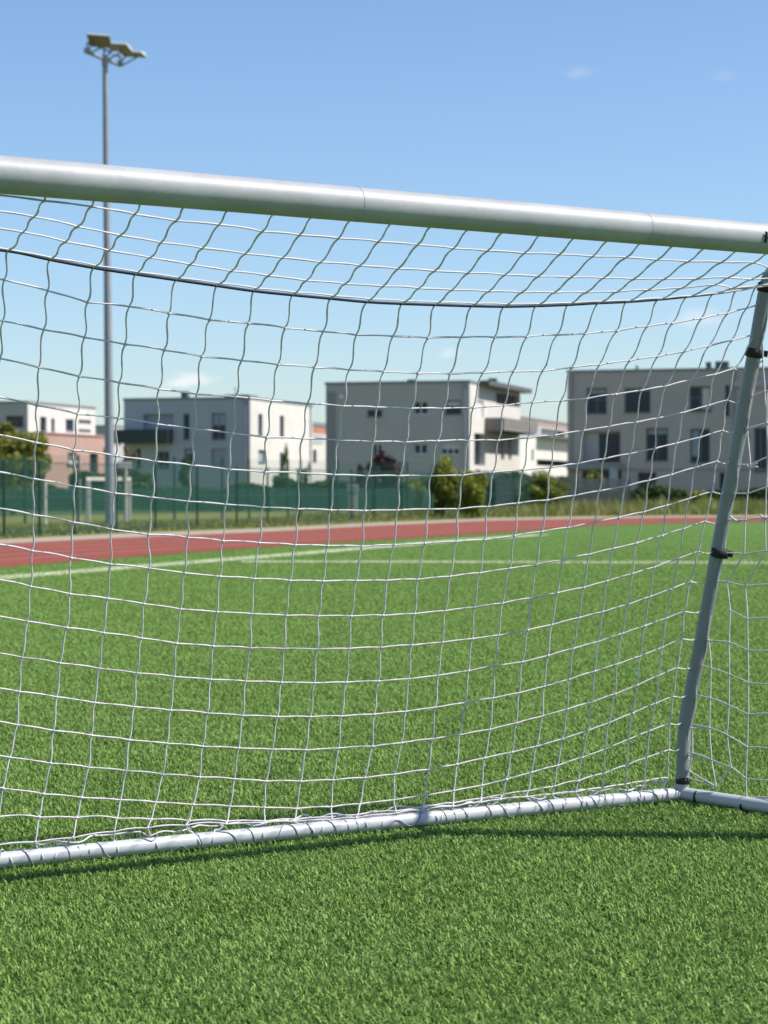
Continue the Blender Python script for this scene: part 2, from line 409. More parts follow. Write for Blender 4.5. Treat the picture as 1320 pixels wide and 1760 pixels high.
for side in (0, 1):
    a, b_ = (BR, SR1) if not side else (mirror(BR), mirror(SR1))
    mb = MB(); mb.tube([a, b_], RS * .98, 24); srail = mb.build('side_rail', M['alu'], goal)
    if side == 0:
        for sx, sy in ((1201, 1370), (1281, 1386)):
            c = onplane(sx, sy, BR, nS); dd = (b_ - a).normalized(); wv = Vector((0, 0, 0.008))
            l1 = MB(); l1.tube([c - dd * .004 - wv * 0, c + dd * .004], RS * 1.08, 18); l1.build('lacing_loop', M['black'], srail)
# little black net hook on the bar
u = on_cross(1298); c = XR + eu * u; tocam = (EYE - c); tocam -= eu * tocam.dot(eu); tocam.normalize(); upv = eu.cross(tocam); upv = upv if upv.z > 0 else -upv
pc = c + tocam * (RB + .003) + upv * .006
mb = MB(); mb.tube(smoothpath([pc + upv * .014 + eu * .004, pc + upv * .012, pc, pc - upv * .013, pc - upv * .015 + eu * .003], 3), .004, 8)
mb.tube([pc, pc - eu * .03 + upv * .001], .003, 8); mb.build('net_hook', M['black'], goal)

# ---- net, traced row by row: rows hang from the rear rope to the back rail
rope_px = [(12, 431), (85, 446), (160, 460), (232, 471), (302, 481), (372, 491), (435, 500), (502, 507), (567, 513), (630, 519), (690, 522), (747, 524), (810, 526), (865, 527), (920, 526), (975, 524), (1027, 521), (1075, 519), (1130, 515), (1180, 510), (1225, 505), (1265, 499), (1300, 492)]
ROWS = [rope_px,
 [(7, 481), (82, 500), (150, 520), (222, 527), (291, 539), (360, 550), (427, 556), (490, 564), (555, 570), (612, 576), (675, 578), (735, 581), (792, 580), (850, 580), (905, 579), (957, 576), (1005, 574), (1060, 569), (1112, 561), (1155, 556), (1205, 548), (1250, 539), (1283, 530)],
 [(5, 552), (75, 567), (145, 580), (215, 592), (282, 602), (347, 613), (415, 620), (478, 627), (540, 632), (600, 636), (659, 639), (718, 642), (773, 643), (830, 641), (882, 639), (932, 638), (982, 632), (1030, 627), (1082, 620), (1130, 613), (1175, 605), (1218, 595), (1258, 585)],
 [(0, 616), (67, 632), (136, 647), (205, 658), (273, 669), (338, 678), (405, 682), (467, 689), (528, 694), (590, 698), (648, 700), (707, 702), (762, 702), (813, 701), (866, 697), (915, 692), (964, 689), (1009, 685), (1058, 678), (1103, 671), (1144, 664), (1189, 653), (1228, 644), (1262, 634)],
 [None, (63, 697), (133, 712), (203, 719), (270, 729), (335, 738), (400, 745), (458, 752), (520, 754), (582, 757), (642, 759), (698, 760), (752, 758), (805, 757), (856, 757), (907, 753), (954, 748), (1003, 740), (1048, 733), (1093, 726), (1130, 719), (1175, 709), (1218, 697), (1250, 688)],
 [None, (62, 761), (126, 774), (199, 784), (266, 793), (330, 800), (394, 807), (455, 812), (515, 813), (575, 816), (632, 818), (687, 818), (740, 818), (796, 817), (847, 812), (899, 808), (946, 804), (993, 797), (1038, 789), (1083, 780), (1126, 771), (1163, 762), (1203, 752), (1242, 740)],
 [None, (58, 823), (128, 836), (198, 848), (262, 855), (323, 862), (388, 867), (452, 872), (512, 875), (568, 877), (627, 878), (683, 877), (737, 875), (788, 875), (839, 871), (890, 865), (940, 860), (987, 852), (1030, 844), (1075, 836), (1115, 826), (1154, 816), (1195, 804), (1232, 793)],
 [None, (57, 885), (127, 898), (192, 910), (255, 919), (323, 924), (383, 930), (445, 933), (507, 937), (563, 938), (622, 939), (677, 937), (730, 934), (784, 931), (833, 928), (884, 921), (931, 914), (976, 907), (1021, 898), (1064, 890), (1107, 880), (1146, 869), (1185, 857), (1224, 845)],
 [None, (55, 947), (122, 959), (190, 970), (256, 977), (317, 985), (378, 991), (437, 995), (498, 998), (555, 999), (612, 998), (665, 998), (718, 996), (773, 991), (825, 985), (876, 977), (921, 971), (966, 963), (1013, 953), (1054, 943), (1093, 934), (1138, 921), (1175, 909), (1212, 896)],
 [None, (52, 1008), (120, 1021), (185, 1029), (247, 1038), (310, 1047), (373, 1052), (432, 1055), (492, 1058), (547, 1059), (603, 1059), (658, 1058), (712, 1055), (765, 1050), (815, 1044), (863, 1037), (913, 1028), (958, 1019), (1003, 1010), (1043, 999), (1087, 986), (1125, 975), (1167, 960), (1200, 948)],
 [None, (47, 1068), (115, 1079), (178, 1088), (243, 1097), (303, 1106), (366, 1111), (430, 1114), (488, 1115), (545, 1116), (600, 1115), (655, 1113), (707, 1109), (760, 1104), (812, 1098), (857, 1092), (907, 1083), (948, 1074), (995, 1062), (1035, 1052), (1080, 1039), (1117, 1026), (1153, 1013), (1187, 1000)],
 [None, (38, 1130), (103, 1140), (170, 1149), (235, 1157), (300, 1163), (362, 1168), (422, 1171), (483, 1173), (540, 1174), (595, 1173), (650, 1171), (702, 1167), (753, 1161), (805, 1153), (850, 1145), (897, 1138), (942, 1127), (985, 1115), (1028, 1103), (1070, 1089), (1108, 1076), (1145, 1063), (1176, 1051)],
 [None, (33, 1189), (97, 1198), (163, 1208), (230, 1215), (293, 1221), (357, 1226), (417, 1230), (477, 1232), (533, 1232), (587, 1231), (643, 1228), (697, 1223), (748, 1216), (800, 1208), (847, 1200), (892, 1191), (935, 1180), (978, 1168), (1022, 1154), (1060, 1142), (1100, 1128), (1138, 1113), (1172, 1098)],
 [None, (30, 1246), (92, 1256), (157, 1264), (222, 1272), (287, 1278), (348, 1283), (410, 1286), (468, 1288), (525, 1289), (582, 1286), (640, 1283), (690, 1277), (743, 1270), (790, 1263), (842, 1254), (887, 1243), (932, 1231), (975, 1219), (1017, 1207), (1057, 1193), (1095, 1178), (1133, 1161), (1164, 1148)],
 [None, (17, 1302), (87, 1312), (152, 1319), (217, 1325), (280, 1331), (343, 1336), (403, 1339), (457, 1343), (517, 1343), (572, 1341), (627, 1337), (678, 1331), (737, 1323), (785, 1314), (833, 1303), (880, 1293), (922, 1283), (967, 1270), (1010, 1256), (1046, 1243), (1087, 1226), (1127, 1209), (1157, 1197)],
 [None, (5, 1355), (75, 1365), (140, 1371), (207, 1375), (268, 1379), (332, 1383), (395, 1386), (454, 1388), (510, 1390), (569, 1387), (619, 1382), (677, 1375), (730, 1368), (780, 1359), (828, 1350), (870, 1340), (913, 1328), (958, 1316), (1000, 1302), (1040, 1288), (1080, 1271), (1117, 1256), (1151, 1244)],
]
y16 = interp([(-70, 1402), (0, 1404), (183, 1406), (362, 1412), (480, 1411), (600, 1402), (700, 1392), (800, 1377), (942, 1354), (989, 1344), (1030, 1332), (1068, 1320), (1110, 1303), (1146, 1289)])
y17 = interp([(-70, 1458), (0, 1453), (110, 1443), (167, 1433), (283, 1420), (362, 1417), (480, 1413), (600, 1407), (760, 1389), (860, 1374), (1010, 1359), (1093, 1345), (1160, 1335)])
NC = 24
for row in ROWS:
    if row[0] is None: row[0] = (2 * row[1][0] - row[2][0] - 2, 2 * row[1][1] - row[2][1] - 1)
    while len(row) < NC: row.append((2 * row[-1][0] - row[-2][0], 2 * row[-1][1] - row[-2][1]))
r16 = []; r17 = []
for c in range(NC):
    x = ROWS[15][c][0] * 2 - ROWS[14][c][0] + 4
    x = max(x, -70) if c else -68
    r16.append((x, y16(x)))
    x2 = x + (x - ROWS[15][c][0]) * .8; r17.append((x2, y17(x2)))
ROWS += [r16, r17]
# rope end sits on the stanchion top
ROWS[0][23] = (1316, 489)
# back plane through rail and stanchion top
nB = eb.cross(T - BR).normalized()
def to_uw(p): return p
GR = []
NR = len(ROWS)
nBf = nB if nB.y < 0 else -nB
for r, row in enumerate(ROWS):
    line = []
    for c, (x, y) in enumerate(row):
        p = onplane(x, y, BR, nB)
        # net bellies out backwards: push along the view ray
        bel = 0.16 * math.sin(math.pi * min(1, r / (NR - 1))) * min(1.0, (NC - 1 - c) / 9.0)
        dirv = (p - EYE).normalized()
        p = p + dirv * (bel + RNG.normal(0, .004))
        if p.z < 0.035: p.z = 0.035
        line.append(p)
    GR.append(line)
# mirrored left end of the net (outside the photograph)
allg = []
for r, line in enumerate(GR):
    c0 = line[0]; du = (c0 - XR).dot(eu)
    left = []
    # mirrored partner nodes with larger u than the first traced column
    cand = [mirror(p) for p in line]
    cand = [p for p in cand if (p - XR).dot(eu) > du + .06]
    m0 = mirror(c0)
    # offset between traced edge and mirrored surface at that u, fading to the left end
    us = [((p - XR).dot(eu), p) for p in cand]; us.sort(key=lambda t: t[0])
    if us:
        base = us[0][1]; off = c0 - base; off = off - eu * off.dot(eu)
        umax = us[-1][0]
        for uu, p in us: left.append(p + off * max(0, (umax - uu) / max(1e-3, umax - us[0][0])))
    allg.append((left[::-1], line))
nl = min(len(a) for a, b in allg)
GRID = [a[-nl:] + b if nl else b for a, b in allg]   # left end ... right end (columns run left -> right)
NCT = len(GRID[0])
print('net columns', NCT, 'rows', NR)
CR = 0.0028
net = MB()
def cord(pts, r=CR): net.tube(pts, [r * f for f in RNG.uniform(.82, 1.2, len(pts))], 5, caps=False)
def hermite(p0, p1, m0, m1, k=5):
    o = []
    for i in range(k):
        t = i / k; t2, t3 = t * t, t ** 3
        o.append(p0 * (2 * t3 - 3 * t2 + 1) + m0 * (t3 - 2 * t2 + t) + p1 * (-2 * t3 + 3 * t2) + m1 * (t3 - t2))
    return o
def wavy_column(nodes, tilt, fade=0.0):
    """verticals cross each knot slanting down-left, like a twisted mesh"""
    out = []
    for i in range(len(nodes) - 1):
        L_ = (nodes[i + 1] - nodes[i]).length
        dn = (nodes[i + 1] - nodes[i]).normalized()
        tilt_ = tilt * (1 - fade * i / max(1, len(nodes) - 1))
        sl = eu * tilt_ * RNG.uniform(.5, 1.3); sl2 = eu * tilt_ * RNG.uniform(.5, 1.3)
        out += hermite(nodes[i], nodes[i + 1], (dn + sl) * L_, (dn + sl2) * L_, 6)
    out.append(nodes[-1]); return out
def wavy_row(nodes, dip=.10):
    out = []
    for i in range(len(nodes) - 1):
        L_ = (nodes[i + 1] - nodes[i]).length; dn = (nodes[i + 1] - nodes[i]).normalized()
        z = Vector((0, 0, 1))
        out += hermite(nodes[i], nodes[i + 1], (dn + z * RNG.uniform(-.02, dip)) * L_, (dn - z * RNG.uniform(.02, dip + .06)) * L_, 5)
    out.append(nodes[-1]); return out
for r in range(1, NR): cord(wavy_row(GRID[r], .07 if r < 16 else .2))
for c in range(NCT):
    nodes = [GRID[r][c] for r in range(NR)]
    cord(wavy_column(nodes, 0.46, .7))
    for p in nodes[1:]:
        net.ball(p, CR * RNG.uniform(1.5, 2.3))
# short ties from the last column to the stanchion, and from the bottom row round the rail
def stan_at(z):
    for a, b in zip(path[:-1], path[1:]):
        if (a.z - z) * (b.z - z) <= 0 and abs(a.z - b.z) > 1e-6: return a.lerp(b, (z - a.z) / (b.z - a.z))
    return path[0] if z < path[0].z else T
for r in range(1, NR - 1):
    p = GRID[r][-1]; s_ = stan_at(min(p.z, T.z)); m_ = (p + s_) / 2 - Vector((0, 0, .008))
    cord(smoothpath([p, m_, s_ + (p - s_).normalized() * RS * .9], 4), CR * .8)
    pm = GRID[r][0]; s_ = mirror(stan_at(min(pm.z, T.z))); cord([pm, s_], CR * .8)
railv = (BL - BR)
for c in range(NCT):
    p = GRID[NR - 1][c]; t_ = max(0.01, min(.99, (p - BR).dot(railv) / railv.length_squared)); q = BR + railv * t_
    up = Vector((0, 0, 1)); back = Vector((-eb.y, eb.x, 0)); back = back if back.y > 0 else -back
    jit = eb * RNG.uniform(-.05, .05)
    cord(smoothpath([p, (p + q) / 2 + up * .006 + jit * .6, q + up * (RS + CR) + jit, q - back * (RS + CR) + jit * 1.5, q - up * RS + jit * 1.7], 4))
# loose edge cord scribbling along the rail
pts = []
for k in range(90):
    t_ = k / 89; q = BR.lerp(BL, t_); an = k * 1.9
    pts.append(q + Vector((0, 0, 1)) * (RS + CR) * (1.0 + .5 * abs(math.sin(k * 1.3))) + back * (.02 + .03 * math.sin(k * .9)) + eb * RNG.uniform(-.02, .02))
cord(smoothpath(pts, 4))

# roof of the net: crossbar -> rope
top_px = {0: 86, 1: 170, 2: 250, 3: 325, 4: 400, 5: 480, 6: 545, 7: 612, 8: 682, 9: 750, 10: 815, 11: 874, 12: 937, 13: 997, 14: 1055, 15: 1111, 16: 1167, 17: 1222, 18: 1277, 19: 1330, 20: 1380, 21: 1430, 22: 1478, 23: 1525}
T1 = interp([(-80, 303), (0, 322), (85, 340), (167, 352), (240, 366), (307, 375), (392, 384), (465, 395), (535, 401), (597, 406), (680, 413), (727, 418), (795, 424), (860, 428), (925, 432), (985, 435), (1040, 437), (1097, 440), (1152, 444), (1205, 446), (1267, 447), (1400, 448)])
T2 = interp([(-80, 335), (0, 352), (60, 366), (140, 384), (212, 398), (285, 411), (360, 421), (432, 430), (500, 439), (565, 445), (632, 451), (702, 456), (762, 460), (830, 464), (885, 467), (947, 469), (1005, 471), (1060, 472), (1112, 474), (1170, 474), (1230, 472), (1270, 470), (1400, 463)])
T3 = interp([(-80, 360), (0, 380), (37, 392), (117, 410), (192, 425), (265, 438), (337, 450), (407, 461), (475, 470), (540, 477), (602, 482), (670, 487), (735, 490), (795, 493), (852, 495), (910, 497), (970, 498), (1027, 497), (1085, 495), (1132, 492), (1190, 488), (1255, 480), (1400, 472)])
roofnodes = []
def roof_col(P0, P1, fr=None):
    out = [P0]
    for fn in (T1, T2, T3):
        best = min((abs(proj(P0.lerp(P1, k / 80))[1] - fn(proj(P0.lerp(P1, k / 80))[0])), k) for k in range(4, 78))
        out.append(P0.lerp(P1, best[1] / 80))
    out.append(P0.lerp(P1, .93)); out.append(P1); return out
mx_cols = []
for c in range(NC):
    uu = on_cross(top_px[c]); P0 = XR + eu * max(uu, .04 * (24 - c)) - Vector((0, 0, RB * .8)) + ev * RB * .5
    P1 = GR[0][c]
    nodes = roof_col(P0, P1) if c < 20 else [P0.lerp(P1, t) for t in (0, .3, .52, .76, .93, 1)]
    for i in range(1, 5): nodes[i] = nodes[i] - Vector((0, 0, .012 * math.sin(i / 5 * math.pi)))
    mx_cols.append(nodes)
leftc = []
L0_ = (mx_cols[0][-1] - mx_cols[0][0]).length; FR0 = [(q - mx_cols[0][0]).length / L0_ for q in mx_cols[0]]
if nl:
    for k in range(nl):
        P1 = GRID[0][k]; uu = (P1 - XR).dot(eu); f_ = (uu - (GR[0][0] - XR).dot(eu))
        P0 = XR + eu * min(W_GOAL - .03, uu + (on_cross(top_px[0]) - (GR[0][0] - XR).dot(eu)) * (1 - k * 0)) - Vector((0, 0, RB * .8)) + ev * RB * .5
        leftc.append([P0.lerp(P1, t) for t in FR0])
ROOF = leftc + mx_cols
for nodes in ROOF:
    cord(wavy_column(nodes, 0.24))
    for p in nodes[1:4]: net.ball(p, CR * RNG.uniform(1.35, 1.8))
for i in range(1, 5): cord(wavy_row([n_[i] for n_ in ROOF], .06))
# right side net, loose mesh in the side plane; traced columns next to the stanchion, then a regular run to the post
def S(px, py): return onplane(px, py, BR, nS)
def crop7(x, y): return S(1100 + x / 3.909, 1000 + y / 3.909)
def crop8(x, y): return S(1140 + x / 2.839, 380 + y / 2.839)
colA = [crop8(485, 560), crop8(486, 680), crop8(495, 830), crop8(505, 985), crop8(512, 1110)]
colB = [crop8(410, 1020), crop8(425, 1190), crop8(412, 1330), crop8(400, 1460), crop8(395, 1625), crop7(585, 0), crop7(605, 190), crop7(597, 405), crop7(600, 620), crop7(597, 830), crop7(585, 1030), crop7(612, 1245)]
colC = [crop8(507, 830), crop8(503, 990), crop8(512, 1150), crop8(503, 1300), crop8(497, 1450), crop8(500, 1610), crop7(707, 30), crop7(722, 250), crop7(725, 460), crop7(728, 680), crop7(727, 890), crop7(720, 1110), crop7(712, 1320), crop7(715, 1450)]
colD = [crop7(463, 395), crop7(478, 580), crop7(471, 780), crop7(465, 980), crop7(480, 1195), crop7(512, 1380)]
colE = [crop7(352, 985), crop7(352, 1150), crop7(330, 1270)]
for cl in (colA, colB, colC, colD, colE):
    cord(wavy_column(cl, .05))
    for p in cl: net.ball(p, CR * RNG.uniform(1.4, 2.0))
sv = (SR1 - BR); sv.z = 0; slen = sv.length; sv.normalize()
def side_nodes(z_list, s_list, sag=.012):
    pass
# regular part: columns every 11.5 cm towards the front post, rows continue from colC
rest = []
s0 = max((p - BR).dot(sv) for p in colC) + .10
s = s0
while s < slen - .02:
    col = []
    for i, p in enumerate(colC):
        z = p.z - .035 * math.sin(math.pi * (s - s0) / (slen - s0 + .01)) + RNG.normal(0, .006) + .01
        col.append(Vector((BR.x, BR.y, 0)) + sv * (s + RNG.normal(0, .006)) + Vector((0, 0, max(.05, z))))
    rest.append(col); s += .115
for cl in rest:
    cord(wavy_column(cl, .06))
    for p in cl: net.ball(p, CR * RNG.uniform(1.4, 1.9))
for i in range(len(colC)):
    row = [colC[i]] + [cl[i] for cl in rest]; row.append(G0 + Vector((0, 0, row[-1].z + .01)) - sv * RB)
    cord(wavy_row(row, .12))
# connecting rows between the traced columns and the stanchion
def link(*pts): cord(wavy_row(list(pts), .14))
for z_i, pB in enumerate(colB):
    pC = min(colC, key=lambda q: abs(q.z - (pB.z - (.03 if z_i > 4 else -.02))))
    link(pB, pC)
for pD in colD:
    pB = min(colB, key=lambda q: abs(q.z - (pD.z - .01))); link(stan_at(pD.z + .006) + sv * RS * .8, pD, pB)
for pE in colE:
    pD = min(colD, key=lambda q: abs(q.z - (pE.z - .025))); link(stan_at(pE.z) + sv * RS * .6, pE, pD)
for pB in colB[:6]: link(stan_at(min(pB.z, T.z)) + sv * RS * .8, pB)
for pA in colA[:4]:
    link(stan_at(min(pA.z - .02, T.z)) + sv * RS * .8, pA)
# edge cord wound along the stanchion
ew = [stan_at(z) + sv * RS * (1.02 + .16 * math.sin(z * 23)) - nS * RS * .2 * math.sin(z * 31) for z in np.linspace(.16, T.z - .03, 60)]
cord(smoothpath(ew, 3))
# knots with loose tails
for (x, y) in ((1290, 803), (1268, 896), (1316, 890)):
    c = S(x, y)
    for k in range(2): net.tube(smoothpath([c + Vector((RNG.uniform(-.03, -.01), 0, RNG.uniform(-.02, .02))), c, c + Vector((RNG.uniform(.01, .035), -.01, RNG.uniform(-.025, .02)))], 4), CR * 1.3, 5)
    net.ball(c, CR * 2.6)
# left side net (out of frame): mirrored columns of the regular kind
for cl in rest + [colC, colB]:
    cord([mirror(p) for p in cl])
netobj = net.build('net', M['cord'], goal)
# the dark rope that carries the rear top edge
rp = MB(); rp.tube(smoothpath([mirror(T)] + GRID[0] + [T], 4), .0046, 8); rp.build('edge_rope', M['rope'], netobj)
# lacing round the back rail, its blue-grey also imitating net shadow lines
lc = MB(); pts = []; turns = 34
for k in range(turns * 24):
    t_ = k / (turns * 24); wob = .75 * math.sin(t_ * 61) + .6 * math.sin(t_ * 37) + .35 * math.sin(t_ * 147)
    q = BR.lerp(BL, .012 + .976 * t_); an = 2 * math.pi * (turns * t_ + wob)
    pts.append(q + (Vector((0, 0, 1)) * math.cos(an) + back * math.sin(an)) * (RS + .0016))
lc.tube(pts, 0.0017, 5, caps=False); lc.build('lacing', M['lacing'], rail)

# ------------------------------------------------------------------ floodlight mast
mbase = ground(189.5, 906); YM = mbase.y
mtop = at(180.5, 100, YM)
mast = empty('floodlight_mast', mbase, 'tall galvanised floodlight mast with three tilted lamp heads beyond the running track', 'floodlight mast')
mb = MB(); k = 12
mb.tube([mbase.lerp(mtop, i / k) for i in range(k + 1)], [0.155 - 0.075 * i / k for i in range(k + 1)], 24); mb.build('pole', M['galv'], mast)
mb = MB(); mb.tube([mbase, mbase + Vector((0, 0, .05))], .28, 20); mb.build('base_flange', M['galv'], mast)
pa = at(150, 90, YM - .9); pb = at(207, 112.5, YM + 1.0)
mb = MB(); mb.tube([pa, pb], .055, 10); mb.tube([mtop - Vector((0, 0, .25)), mtop + Vector((0, 0, .08))], .1, 16)
mb.tube([pa + Vector((0, 0, .28)), (pa + pb) / 2 + Vector((0, 0, .3)), pb + Vector((0, 0, .25))], .03, 8)
for q in (pa, (pa + pb) / 2, pb): mb.tube([q, q + Vector((0, 0, .28))], .03, 8)
mb.build('cross_arm', M['galv'], mast)
for (cx, cy, dy, wid, dep, tilt, roll, yaw) in ((171, 71, -.9, .72, .60, 27, 6, -6), (204, 82, .1, .72, .56, 13, 6, -14), (228, 94, .95, .76, .54, 5, 5, -12)):
    c = at(cx, cy, YM + dy)
    Rm = Matrix.Rotation(R(yaw), 3, 'Z') @ Matrix.Rotation(R(roll), 3, 'Y') @ Matrix.Rotation(R(-tilt), 3, 'X')
    ex, ey, ez = Rm @ Vector((1, 0, 0)), Rm @ Vector((0, 1, 0)), Rm @ Vector((0, 0, 1))
    # trapezoid housing, thin front edge
    def hp(a, b, h): return c + ex * a * wid / 2 + ey * b * dep / 2 + ez * h
    v = [hp(-1, -1, 0), hp(1, -1, 0), hp(1, 1, 0), hp(-1, 1, 0), hp(-.85, -.85, .07), hp(.85, -.85, .07), hp(.8, .9, .16), hp(-.8, .9, .16)]
    mb = MB(); mb.add(v, [(0, 3, 2, 1), (4, 5, 6, 7), (0, 1, 5, 4), (1, 2, 6, 5), (2, 3, 7, 6), (3, 0, 4, 7)])
    lh = mb.build('lamp_head', M['lamp_body'], mast, bevel=.012)
    mb = MB(); mb.box(hp(-.9, -.9, -.012), ex * wid * .9, ey * dep * .9, ez * .01); mb.build('lamp_glass', M['lamp_glass'], lh)
    arm = pa.lerp(pb, (dy + .9) / 1.9)
    mb = MB(); mb.tube([arm, hp(-.7, .5, -.01)], .026, 8); mb.tube([arm + Vector((.05, .1, 0)), hp(.2, .8, -.01)], .026, 8)
    mb.box(arm - Vector((.09, .09, .02)), Vector((.18, 0, 0)), Vector((0, .18, 0)), Vector((0, 0, .14))); mb.build('bracket', M['galv'], lh)

# ------------------------------------------------------------------ houses
AZ = R(16.6)
SD = Vector((math.sin(AZ), math.cos(AZ), 0))      # right-hand walls recede this way
FD = Vector((-math.cos(AZ), math.sin(AZ), 0))     # facades run left this way
NF = Vector((-math.sin(AZ), -math.cos(AZ), 0)); NSd = Vector((math.cos(AZ), -math.sin(AZ), 0))
Z = Vector((0, 0, 1))
class House:
    def __init__(s, name, label, cpx, Y, left_px=None, right_px=None, top=None, wF=None, wS=None, cat='house', left_corner=False):
        if left_corner:                   # the left facade end is known, corner is to the right
            L0 = at(cpx, 840, Y); s.C = L0 - FD * wF
        else: s.C = at(cpx, 840, Y)
        s.C.z = 0
        s.wF = wF if wF else abs((onplane(left_px, 840, s.C, NF) - s.C).dot(FD))
        s.wS = wS if wS else abs((onplane(right_px, 840, s.C, NSd) - s.C).dot(SD))
        ex = cpx if not left_corner else cpx
        s.H = (at(cpx, top, Y)).z
        s.o = empty(name, s.C + FD * s.wF / 2 + SD * s.wS / 2, label, cat)
    def P(s, side): return (s.C, FD, NF) if side == 'F' else (s.C, SD, NSd)
    def uz(s, side, x, y):
        C, D_, n_ = s.P(side); p = onplane(x, y, C, n_); return (p - C).dot(D_), p.z
    def rect(s, side, x0, y0, x1, y1):
        a, b = s.uz(side, x0, y0), s.uz(side, x1, y1)
        return min(a[0], b[0]), max(a[0], b[0]), min(a[1], b[1]), max(a[1], b[1])
    def wall(s, side, material, u0, u1, z0, z1, opens, out=0.0, name='wall'):
        """a wall skin with real recessed openings: opens = (u0,u1,z0,z1,depth)"""
        C, D_, n_ = s.P(side); O = C + n_ * out
        us = sorted({u0, u1, *[o[0] for o in opens], *[o[1] for o in opens]}); zs = sorted({z0, z1, *[o[2] for o in opens], *[o[3] for o in opens]})
        us = [u for u in us if u0 - 1e-6 <= u <= u1 + 1e-6]; zs = [z for z in zs if z0 - 1e-6 <= z <= z1 + 1e-6]
        mb = MB(); q = lambda u, z, d=0: O + D_ * u + Z * z - n_ * d
        for a, b in zip(us[:-1], us[1:]):
            for c, d in zip(zs[:-1], zs[1:]):
                mu, mz = (a + b) / 2, (c + d) / 2
                if any(o[0] < mu < o[1] and o[2] < mz < o[3] for o in opens): continue
                mb.add([q(a, c), q(b, c), q(b, d), q(a, d)], [(0, 1, 2, 3)])
        for (a, b, c, d, dp) in opens:
            for e in (((a, c), (b, c)), ((b, c), (b, d)), ((b, d), (a, d)), ((a, d), (a, c))):
                mb.add([q(*e[0]), q(*e[1]), q(*e[1], dp), q(*e[0], dp)], [(0, 1, 2, 3)])
        return mb.build(name, material, s.o)
    def shell(s, material, inset=0.45, name='wall'):
        """the rest of the body: far walls, inner core and roof deck"""
        mb = MB(); o_ = s.C + FD * inset + SD * inset
        mb.box(o_, FD * (s.wF - inset), SD * (s.wS - inset), Z * (s.H - .05)); return mb.build('rear_wall', material, s.o)
    def roof(s, material=None, over=0.06, th=0.16):
        mb = MB(); o_ = s.C - FD * over - SD * over + Z * (s.H - .02)
        mb.box(o_, FD * (s.wF + 2 * over), SD * (s.wS + 2 * over), Z * th); s.r = mb.build('roof', material or M['parapet'], s.o); return s.r
    def window(s, side, px, depth=.22, glass='glass', frame='frame', mull=1, trans=0, fw=.09, sill=True, name='window', out=0.0):
        C, D_, n_ = s.P(side); u0, u1, z0, z1 = s.rect(side, *px)
        O = C + n_ * (out - depth + .02)
        mb = MB(); mb.box(O + D_ * u0 + Z * z0 - n_ * .05, D_ * (u1 - u0), Z * (z1 - z0), n_ * .05); w = mb.build(name, M[glass], s.o)
        if frame:
            mb = MB(); q = O + n_ * .012
            mb.box(q + D_ * u0 + Z * z0, D_ * (u1 - u0), Z * fw, n_ * .05); mb.box(q + D_ * u0 + Z * (z1 - fw), D_ * (u1 - u0), Z * fw, n_ * .05)
            hz = Z * (z1 - z0 - 2 * fw)
            for k in range(mull + 2):
                uu = u0 + (u1 - u0 - fw) * k / (mull + 1); mb.box(q + D_ * uu + Z * (z0 + fw), D_ * fw, hz, n_ * .05)
            if trans: mb.box(q + D_ * (u0 + fw) + Z * (z0 + (z1 - z0) * .55) + n_ * .004, D_ * (u1 - u0 - 2 * fw), Z * fw * .8, n_ * .04)
            if sill: mb.box(C + n_ * (out - depth * .5) + D_ * (u0 + .002) + Z * (z0 + .002), D_ * (u1 - u0 - .004), Z * .07, n_ * (depth * .5 + .09))
            mb.build('frame', M[frame], w)
        return (u0, u1, z0, z1, depth)
    def blind(s, side, px, frac, material, depth=.22, name='blind'):
        u0, u1, z0, z1 = s.rect(side, *px); C, D_, n_ = s.P(side); mb = MB()
        mb.box(C + n_ * (-depth + .05) + D_ * (u0 + .1) + Z * (z1 - (z1 - z0) * frac), D_ * (u1 - u0 - .2), Z * ((z1 - z0) * frac - .1), n_ * .03)
        return mb.build(name, material, s.o)
    def downpipe(s, side, u, out=.07):
        C, D_, n_ = s.P(side); p = C + D_ * u + n_ * out; mb = MB()
        mb.tube([p, p + Z * (s.H - .15)], .05, 8); mb.box(p - D_ * .12 - n_ * .06 + Z * (s.H - .16), D_ * .24, n_ * .16, Z * .14)
        for z in (1.5, 4, 6.5): mb.box(p - D_ * .07 - n_ * .06 + Z * min(z, s.H - 1), D_ * .14, n_ * .13, Z * .05)
        return mb.build('downpipe', M['galv'], s.o)
    def slab(s, side, px, out0, out1, material, name, par=None):
        """box standing off a wall between two distances from it"""
        C, D_, n_ = s.P(side); u0, u1, z0, z1 = s.rect(side, *px)
        mb = MB(); mb.box(C + D_ * u0 + Z * z0 + n_ * out0, D_ * (u1 - u0), Z * (z1 - z0), n_ * (out1 - out0)); return mb.build(name, material, par or s.o)
    def onroof(s, px0, px1, ytop, d, material, name='chimney'):
        """block on the roof, a few metres behind the facade"""
        C2 = s.C + SD * d; a = onplane(px0, ytop, C2, NF); b = onplane(px1, ytop, C2, NF); wv = a - b; wv.z = 0
        mb = MB(); z0 = s.H + .13; mb.box(Vector((b.x, b.y, z0)), wv, SD * wv.length, Z * max(.2, a.z - z0)); return mb.build(name, material, s.r)

def rects(h, side, lst, depth=.22): return [(*h.rect(side, *p), depth) for p in lst]

